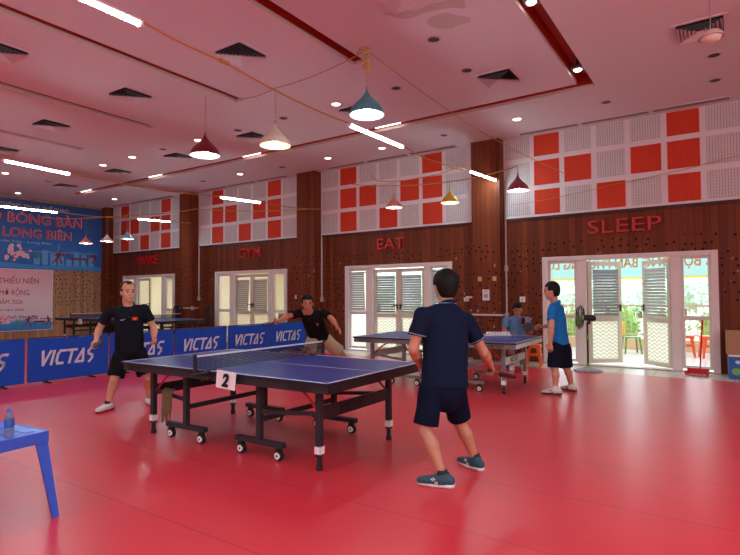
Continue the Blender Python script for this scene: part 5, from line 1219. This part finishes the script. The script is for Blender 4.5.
    def tcut(P):
        q = P - hemc; below = -(q @ up)
        n_ = np.minimum((P - nc) @ nn, .105 - np.sqrt((((P - nc) - ((P - nc) @ up)[..., None] * up) ** 2).sum(-1)))
        hol = -np.maximum(T.F + .013, below - .0 * below - 0.0) if False else below
        return np.maximum(n_, below)
    T.cut(tcut)
    sh_o = T.mesh('shirt', shirt, body)
    if collar:
        K = Field(neck - .16, neck + .16, min(h, .006)); K.cone(neck - up * .045 - fw * .005, neck + up * .015 - fw * .012, .080, .073, .01)
        K.cone(neck - up * .06 + fw * .0, neck + up * .06 - fw * .012, .058, .058, .004, op='sub')
        K.cut(lambda P: np.maximum((P - (neck + up * .012)) @ nrm(up + fw * .45), -((P - (neck - up * .02)) @ up)))
        K.cut(lambda P: np.minimum(.022 - np.abs((P - neck) @ rt) - .25 * ((P - neck) @ up) * 0, (P - neck) @ fw - .0))
        co = K.mesh('collar', extra_collar or shirt, sh_o)
    # shorts
    U = Field(lo, hi, h)
    U.cone(pel + up * .09, pel - up * .04, .150 * ts_, .165 * ts_, .03, fw, 1.28)
    for sd in 'LR':
        hip, kn = J['hip' + sd], J['kn' + sd]; d = nrm(kn - hip); e = hip + (kn - hip) * short_len
        U.cone(hip, e + d * .05, leg_r * b, (leg_r - .003) * b, .02, cuts=[(e, d)])
        U.cone(e - d * .09, e + d * .09, (leg_r - .022) * b, (leg_r - .016) * b, .003, op='sub')
    U.ripple(.005, 23); U.cut(lambda P: (P - (pel + up * .10)) @ up)
    sho = U.mesh('shorts', shorts, body)
    return body, dict(J=J, up=up, rt=rt, fw=fw, hs=hs, fc=fc, hu=hu, shirt=sh_o, shorts=sho)

def shoe(parent, an, d, upper, sole, sock, accent=None, ln=.275):
    d = nrm(V3((d[0], d[1], 0))); s_ = np.cross(d, V3((0, 0, 1))); z = V3((0, 0, 1)); g = V3((an[0], an[1], 0)); heel = g - d * .065; toe = g + d * (ln - .115)
    lo = np.minimum(heel, toe) - .1; hi = np.maximum(heel, toe) + .1; lo[2] = -.0; hi[2] = .2
    K = Field(lo, hi, .005); K.cone(heel + z * .05 + d * .01, g + d * .02 + z * .055, .040, .044, .03); K.cone(g + d * .02 + z * .052, toe + z * .036 - d * .01, .044, .034, .02, s_, .95); K.cone(g + d * .06 + z * .05, toe + z * .036, .042, .036, .02, z, 1.1)
    K.cone(g + z * .06, g + z * .10 - d * .01, .047, .045, .02); K.cone(g + z * .085, g + z * .2, .034, .04, .006, op='sub'); K.cut(lambda P: np.maximum(.022 - P[..., 2], P[..., 2] - .098 - .25 * -((P - g) @ d)))
    so = K.mesh('shoe', upper, parent)
    K = Field(lo, hi, .005); K.cone(heel + d * .012 + z * .016, g + d * .07 + z * .016, .042, .040, .02, z, 1.6); K.cone(g + d * .07 + z * .016, toe + z * .018, .043, .036, .02, z, 1.7)
    K.cut(lambda P: np.maximum(.001 - P[..., 2], P[..., 2] - .032)); K.mesh('sole', sole, so)
    if accent:
        for q in (-1, 1):
            m = MB(); c0 = g + d * .035 + s_ * q * .0475 + z * .05
            for a0, a1 in (((-.035, -.016), (.03, .022)), ((-.01, -.02), (.045, .016)), ((-.03, .016), (.012, -.018)), ((-.07, .006), (.0, -.004))):
                pA = c0 + d * a0[0] + z * a0[1] - s_ * q * abs(a0[0]) * .12; pB = c0 + d * a1[0] + z * a1[1] - s_ * q * abs(a1[0]) * .12
                m.bar(pA, pB, .008, .008)
            m.build('side_stripe', accent, so)
    K = Field(V3(an) - .12, V3(an) + .12, .005); K.cone(g + z * .07, g + z * .128 + (V3(an) - g) * 0, .042, .041, .01); K.cut(lambda P: P[..., 2] - .128); K.mesh('sock', sock, parent)
    return so

def paddle(label, hand, d, n, rub1=(170, 30, 34), rub2=(20, 20, 22)):
    """table tennis bat; HAND the grip centre, d from grip to blade, n the face's normal"""
    d = nrm(V3(d)); n = nrm(V3(n) - d * (V3(n) @ d)); s_ = np.cross(d, n); h0 = V3(hand)
    t_ = thing('paddle', label, 'paddle', tuple(h0)); Mx = lambda a, b_, c: Vector(tuple(d * a + s_ * b_ + n * c))
    m = MB(); m.prism([Mx(a, b_, -.010) for a, b_ in ((-.05, -.014), (.05, -.012), (.06, -.016), (.06, .016), (.05, .012), (-.05, .014))], Mx(0, 0, .02)); m.build('handle', mat('paddle_wood', (74, 54, 40), .5), t_, bevel=.003)
    out = [(.055, -.02), (.075, -.05)] + [(.135 + .079 * math.cos(a), .075 * math.sin(a)) for a in [(-2.2 + 4.4 * k / 22) for k in range(23)]] + [(.075, .05), (.055, .02)]
    m = MB(); m.prism([Mx(a, b_, -.003) for a, b_ in out], Mx(0, 0, .006)); m.build('blade', mat('paddle_wood', (74, 54, 40), .5), t_)
    big = [(a, b_) for a, b_ in out if a > .07]
    m = MB(); m.prism([Mx(a, b_, .003) for a, b_ in big], Mx(0, 0, .004)); m.build('red_rubber', mat('rubber_%d_%d' % rub1[:2], rub1, .5), t_)
    m = MB(); m.prism([Mx(a, b_, -.003) for a, b_ in big], Mx(0, 0, -.004)); m.build('black_rubber', mat('rubber_%d_%d' % rub2[:2], rub2, .5), t_)
    return t_

# the man in navy, nearest, seen from behind
SN = skin('tan', (190, 132, 104)); NAVY = mat('navy_cloth', (20, 29, 52), .8, var=.12, spec=.08, scale=18); NAVYS = mat('navy_shorts_cloth', (15, 22, 42), .75, var=.12, spec=.08, scale=18); STRIPE = mat('pale_trim', (150, 160, 180), .7)
J = dict(pel=(-1.898, 3.843, .745), neck=(-1.904, 3.898, 1.360), head=(-1.930, 3.934, 1.512), shL=(-2.020, 3.700, 1.290), shR=(-1.806, 4.070, 1.235), elL=(-2.075, 3.66, 1.02), wrL=(-2.118, 3.855, .865), elR=(-1.715, 4.195, .965), wrR=(-1.745, 4.415, .840),
         hipL=(-1.961, 3.730, .701), hipR=(-1.873, 3.959, .676), knL=(-1.990, 3.680, .398), knR=(-1.898, 4.114, .390), anL=(-1.838, 3.665, .085), anR=(-1.800, 4.190, .085))
b1_, q_ = person('man in navy polo shirt and shorts seen from behind, holding a paddle low', J, (-.80, .58, -.05), SN, NAVY, NAVYS, .0065,
                 {'L': ((-.1, .75, -.65), (.6, .3, .3), .5), 'R': ((-.12, .8, -.5), (-.5, .1, -.75), .75)}, toes={'L': (-1, -.25, 0), 'R': (-.95, .35, 0)}, hem=-.03, short_len=.86, extra_collar=NAVY, torso_scale=1.13, hvol=.008, leg_r=.098)
up, fw, rt = q_['up'], q_['fw'], q_['rt']
m = MB(); nk = q_['J']['neck']
m.tube([nk + up * .012 - fw * .010 + rt * .074 * math.sin(a) - fw * .072 * math.cos(a) for a in np.linspace(-1.9, 1.9, 22)], .0032, 6); m.build('collar_trim', STRIPE, q_['shirt'], smooth=True)
for sd in 'LR':
    sh, el = q_['J']['sh' + sd], q_['J']['el' + sd]; d = nrm(el - sh); c0 = sh + (el - sh) * .575; a1 = nrm(np.cross(d, fw)); a2 = np.cross(d, a1)
    m = MB(); m.tube([c0 + a1 * .0745 * math.cos(a) + a2 * .0745 * math.sin(a) for a in np.linspace(0, 2 * PI, 28)[:-1]], .0032, 6, True); m.build('sleeve_trim', STRIPE, q_['shirt'], smooth=True)
TEAL = mat('teal_shoe', (36, 76, 92), .6, var=.15, scale=40); SOLEW = mat('white_sole', (214, 212, 208), .6); SOCKD = mat('dark_sock', (44, 42, 46), .9); SOCKW = mat('white_sock', (222, 220, 216), .9)
shoe(b1_, J['anL'], (-1, -.30, 0), TEAL, SOLEW, SOCKD, SOLEW); shoe(b1_, J['anR'], (-.93, .37, 0), TEAL, SOLEW, SOCKD, SOLEW)
paddle('black paddle held low in the right hand of the man in navy', V3(J['wrR']) + V3((-.01, .085, -.07)), (.55, .45, -.2), (-.2, .2, .9))

# the man with the flag shirt at the left end of the front table
SL = skin('fair', (206, 152, 122)); DKS = mat('black_polo_cloth', (26, 29, 36), .75, var=.25, spec=.08, scale=9); DKT = mat('black_shorts_cloth', (22, 23, 28), .75, var=.12, spec=.08, scale=14)
J = dict(pel=(-6.511, 4.015, .755), neck=(-6.438, 3.950, 1.335), head=(-6.400, 3.920, 1.508), shR=(-6.610, 3.785, 1.255), shL=(-6.350, 4.120, 1.282), elR=(-6.745, 3.735, 1.02), wrR=(-6.56, 3.60, .905), elL=(-6.315, 4.235, 1.03), wrL=(-6.15, 4.13, .905),
         hipR=(-6.546, 3.933, .702), hipL=(-6.467, 4.108, .704), knR=(-6.51, 3.813, .386), knL=(-6.36, 4.174, .385), anR=(-6.584, 3.776, .085), anL=(-6.466, 4.280, .085))
b2m, q_ = person('man in black polo shirt with a small red flag patch, ready at the front table', J, (.93, -.22, -.12), SL, DKS, DKT, .0065,
                 {'L': ((.75, -.35, -.45), (-.2, -.7, .3), .75), 'R': ((.6, -.7, -.4), (-.2, .6, -.7), .8)}, hair='bald', toes={'L': (.75, -.45, 0), 'R': (.35, -.92, 0)}, hem=-.02, short_len=.86, hairm=mat('greying_hair', (46, 40, 38), .6, var=.3, scale=60))
WSH = mat('white_shoe', (222, 218, 214), .5); REDSO = mat('red_brown_sole', (140, 50, 44), .6)
shoe(b2m, J['anL'], (.85, -.25, 0), WSH, REDSO, SOCKD); shoe(b2m, J['anR'], (.30, -.95, 0), WSH, REDSO, SOCKD)
up, fw, rt, sh_o = q_['up'], q_['fw'], q_['rt'], q_['shirt']
ct = q_['J']['neck'] - up * .155 + fw * .127 - rt * .085
m = MB(); m.prism([ct - rt * -.032 * a + up * .021 * c + fw * (-.012 * (1 if a < 0 else 0)) for a, c in ((-1, -1), (1, -1), (1, 1), (-1, 1))], fw * .006); m.build('flag_patch', mat('flag_red', (214, 30, 34), .6), sh_o)
m = MB(); st = []
for k in range(10):
    r_ = .014 if k % 2 == 0 else .006; st.append(ct + fw * .0065 + rt * r_ * math.sin(k * PI / 5) + up * r_ * math.cos(k * PI / 5))
m.prism(st, fw * .002); m.build('flag_star', mat('flag_yellow', (240, 200, 40), .6), sh_o)
cm = q_['J']['neck'] - up * .17 + fw * .130 + rt * .06
m = MB(); m.bar(cm - rt * .03 + up * .012, cm + rt * .02 + up * .002, .004, .008); m.bar(cm - rt * .01 - up * .006, cm + rt * .03 + up * .0, .004, .006); m.build('chest_mark', STRIPE, sh_o)
m = MB(); c0 = q_['J']['neck'] - up * .04 + fw * .078
m.bar(c0 - rt * .035 + up * .0, c0 - rt * .02 - up * .10 + fw * .05, .003, .012); m.build('zip_trim', mat('violet_trim', (96, 90, 150), .6), sh_o)
paddle('dark paddle held by the man with the flag shirt', V3(J['wrR']) + V3((.05, -.06, -.045)), (.80, -.05, .10), (.35, -.60, .72), (40, 34, 34))

# the lunging man in black beyond the net
SB = skin('brown', (178, 118, 90)); BLT = mat('black_tee_cloth', (22, 22, 25), .85, var=.15, spec=.08, scale=14); KHAKI = mat('khaki_cloth', (166, 150, 124), .85, var=.1, spec=.08, scale=16)
J = dict(pel=(-5.751, 6.949, .760), neck=(-5.643, 6.581, 1.181), head=(-5.601, 6.483, 1.325), shR=(-5.775, 6.47, 1.165), shL=(-5.510, 6.780, 1.165), elR=(-5.80, 6.245, 1.12), wrR=(-5.79, 6.02, 1.06), elL=(-5.33, 6.76, 1.07), wrL=(-5.18, 6.70, .96),
         hipR=(-5.803, 6.855, .715), hipL=(-5.700, 7.045, .715), knR=(-5.70, 6.60, .46), knL=(-5.56, 7.29, .47), anR=(-5.74, 6.66, .085), anL=(-5.46, 7.56, .085))
b3m, q_ = person('man in black t-shirt and khaki shorts lunging with both arms spread beyond the net', J, (.70, -.68, -.15), SB, BLT, KHAKI, .0075,
                 {'L': ((.7, -.1, -.7), (-.6, -.3, -.5), .25), 'R': ((.05, -.95, -.25), (.6, 0, .3), .8)}, collar=False, toes={'L': (.7, -.5, 0), 'R': (.55, -.8, 0)}, hem=-.04, short_len=.92, sleeve=.68)
shoe(b3m, J['anL'], (.7, -.5, 0), WSH, SOLEW, SOCKW); shoe(b3m, J['anR'], (.55, -.8, 0), WSH, SOLEW, SOCKW)
ct = q_['J']['neck'] - q_['up'] * .19 + q_['fw'] * .128 - q_['rt'] * .06
m = MB(); m.bar(ct - q_['up'] * .03, ct + q_['up'] * .03, .004, .022); m.bar(ct - q_['rt'] * .02, ct + q_['rt'] * .02, .004, .02); m.build('chest_print', mat('rust_print', (176, 70, 44), .6), q_['shirt'])
paddle('black paddle held out by the lunging man in black', V3(J['wrR']) + V3((.01, -.085, -.02)), (-.35, -.75, -.1), (.1, -.1, 1), (24, 24, 26))

# the man in the blue polo at the far table
SU = skin('light', (198, 144, 116)); BLU = mat('bright_blue_cloth', (34, 116, 186), .8, var=.12, spec=.08, scale=16); DNV = mat('dark_navy_cloth', (20, 24, 40), .75, var=.12, spec=.08, scale=14)
J = dict(pel=(-2.121, 8.082, .735), neck=(-2.165, 8.030, 1.316), head=(-2.195, 7.970, 1.500), shL=(-2.145, 7.845, 1.232), shR=(-2.150, 8.235, 1.226), elL=(-2.150, 7.775, .98), wrL=(-2.165, 7.765, .755), elR=(-2.215, 8.30, .985), wrR=(-2.40, 8.225, .955),
         hipL=(-2.145, 7.985, .680), hipR=(-2.094, 8.180, .675), knL=(-2.155, 7.929, .375), knR=(-2.075, 8.240, .365), anL=(-2.145, 7.904, .085), anR=(-2.022, 8.332, .085))
b4m, q_ = person('man in bright blue polo and dark shorts in profile at the far table', J, (-.97, -.12, -.12), SU, BLU, DNV, .007,
                 {'L': ((-.05, 0, -1), (0, 1, 0), .45), 'R': ((-.95, -.05, -.1), (.0, -.6, -.5), .8)}, toes={'L': (-1, -.12, 0), 'R': (-.8, .55, 0)}, hem=-.02, short_len=.97, torso_scale=.97)
STRP = mat('cream_shoe', (216, 206, 192), .55, var=.1, scale=40); GUM = mat('dark_gum_sole', (70, 52, 46), .6)
shoe(b4m, J['anL'], (-1, -.15, 0), STRP, GUM, SOCKW, BLACKR); shoe(b4m, J['anR'], (-.85, .45, 0), STRP, GUM, SOCKW, BLACKR)
paddle('black paddle held level by the man in the blue polo', V3(J['wrR']) + V3((-.085, .0, -.015)), (-.95, .0, .0), (.35, -.9, .25), (22, 22, 24))

# the seated man by the wall
SS = skin('warm', (176, 118, 90)); GRB = mat('grey_blue_cloth', (96, 128, 168), .85, var=.1, spec=.08, scale=16)
J = dict(pel=(-3.520, 10.270, .545), neck=(-3.475, 10.220, 1.020), head=(-3.435, 10.145, 1.165), shR=(-3.655, 10.110, .952), shL=(-3.320, 10.330, .952), elR=(-3.66, 9.98, .72), wrR=(-3.47, 9.86, .66), elL=(-3.235, 10.26, .73), wrL=(-3.285, 10.08, .875),
         hipR=(-3.583, 10.190, .52), hipL=(-3.463, 10.315, .52), knR=(-3.435, 9.80, .50), knL=(-3.255, 9.945, .50), anR=(-3.46, 9.83, .085), anL=(-3.28, 9.97, .085))
b5m, q_ = person('man in grey-blue t-shirt seated against the wall looking at his hand', J, (.40, -.80, -.45), SS, GRB, DNV, .0075,
                 {'L': ((.0, -.25, .95), (.2, .85, .2), .75), 'R': ((.75, -.55, .1), (-.1, .2, .9), .6)}, collar=False, toes={'L': (.5, -.85, 0), 'R': (.35, -.93, 0)}, hem=-.0, short_len=.95)
shoe(b5m, J['anL'], (.5, -.85, 0), WSH, SOLEW, SOCKW); shoe(b5m, J['anR'], (.35, -.93, 0), WSH, SOLEW, SOCKW)
ph = thing('mobile_phone', 'dark phone held up in the hand of the seated man', 'phone', (-3.292, 10.02, .945), .5)
m = MB(); m.box((0, 0, 0), (.066, .010, .13), Matrix.Rotation(.3, 3, 'X')); m.build('phone_body', BLACK, ph, bevel=.004)
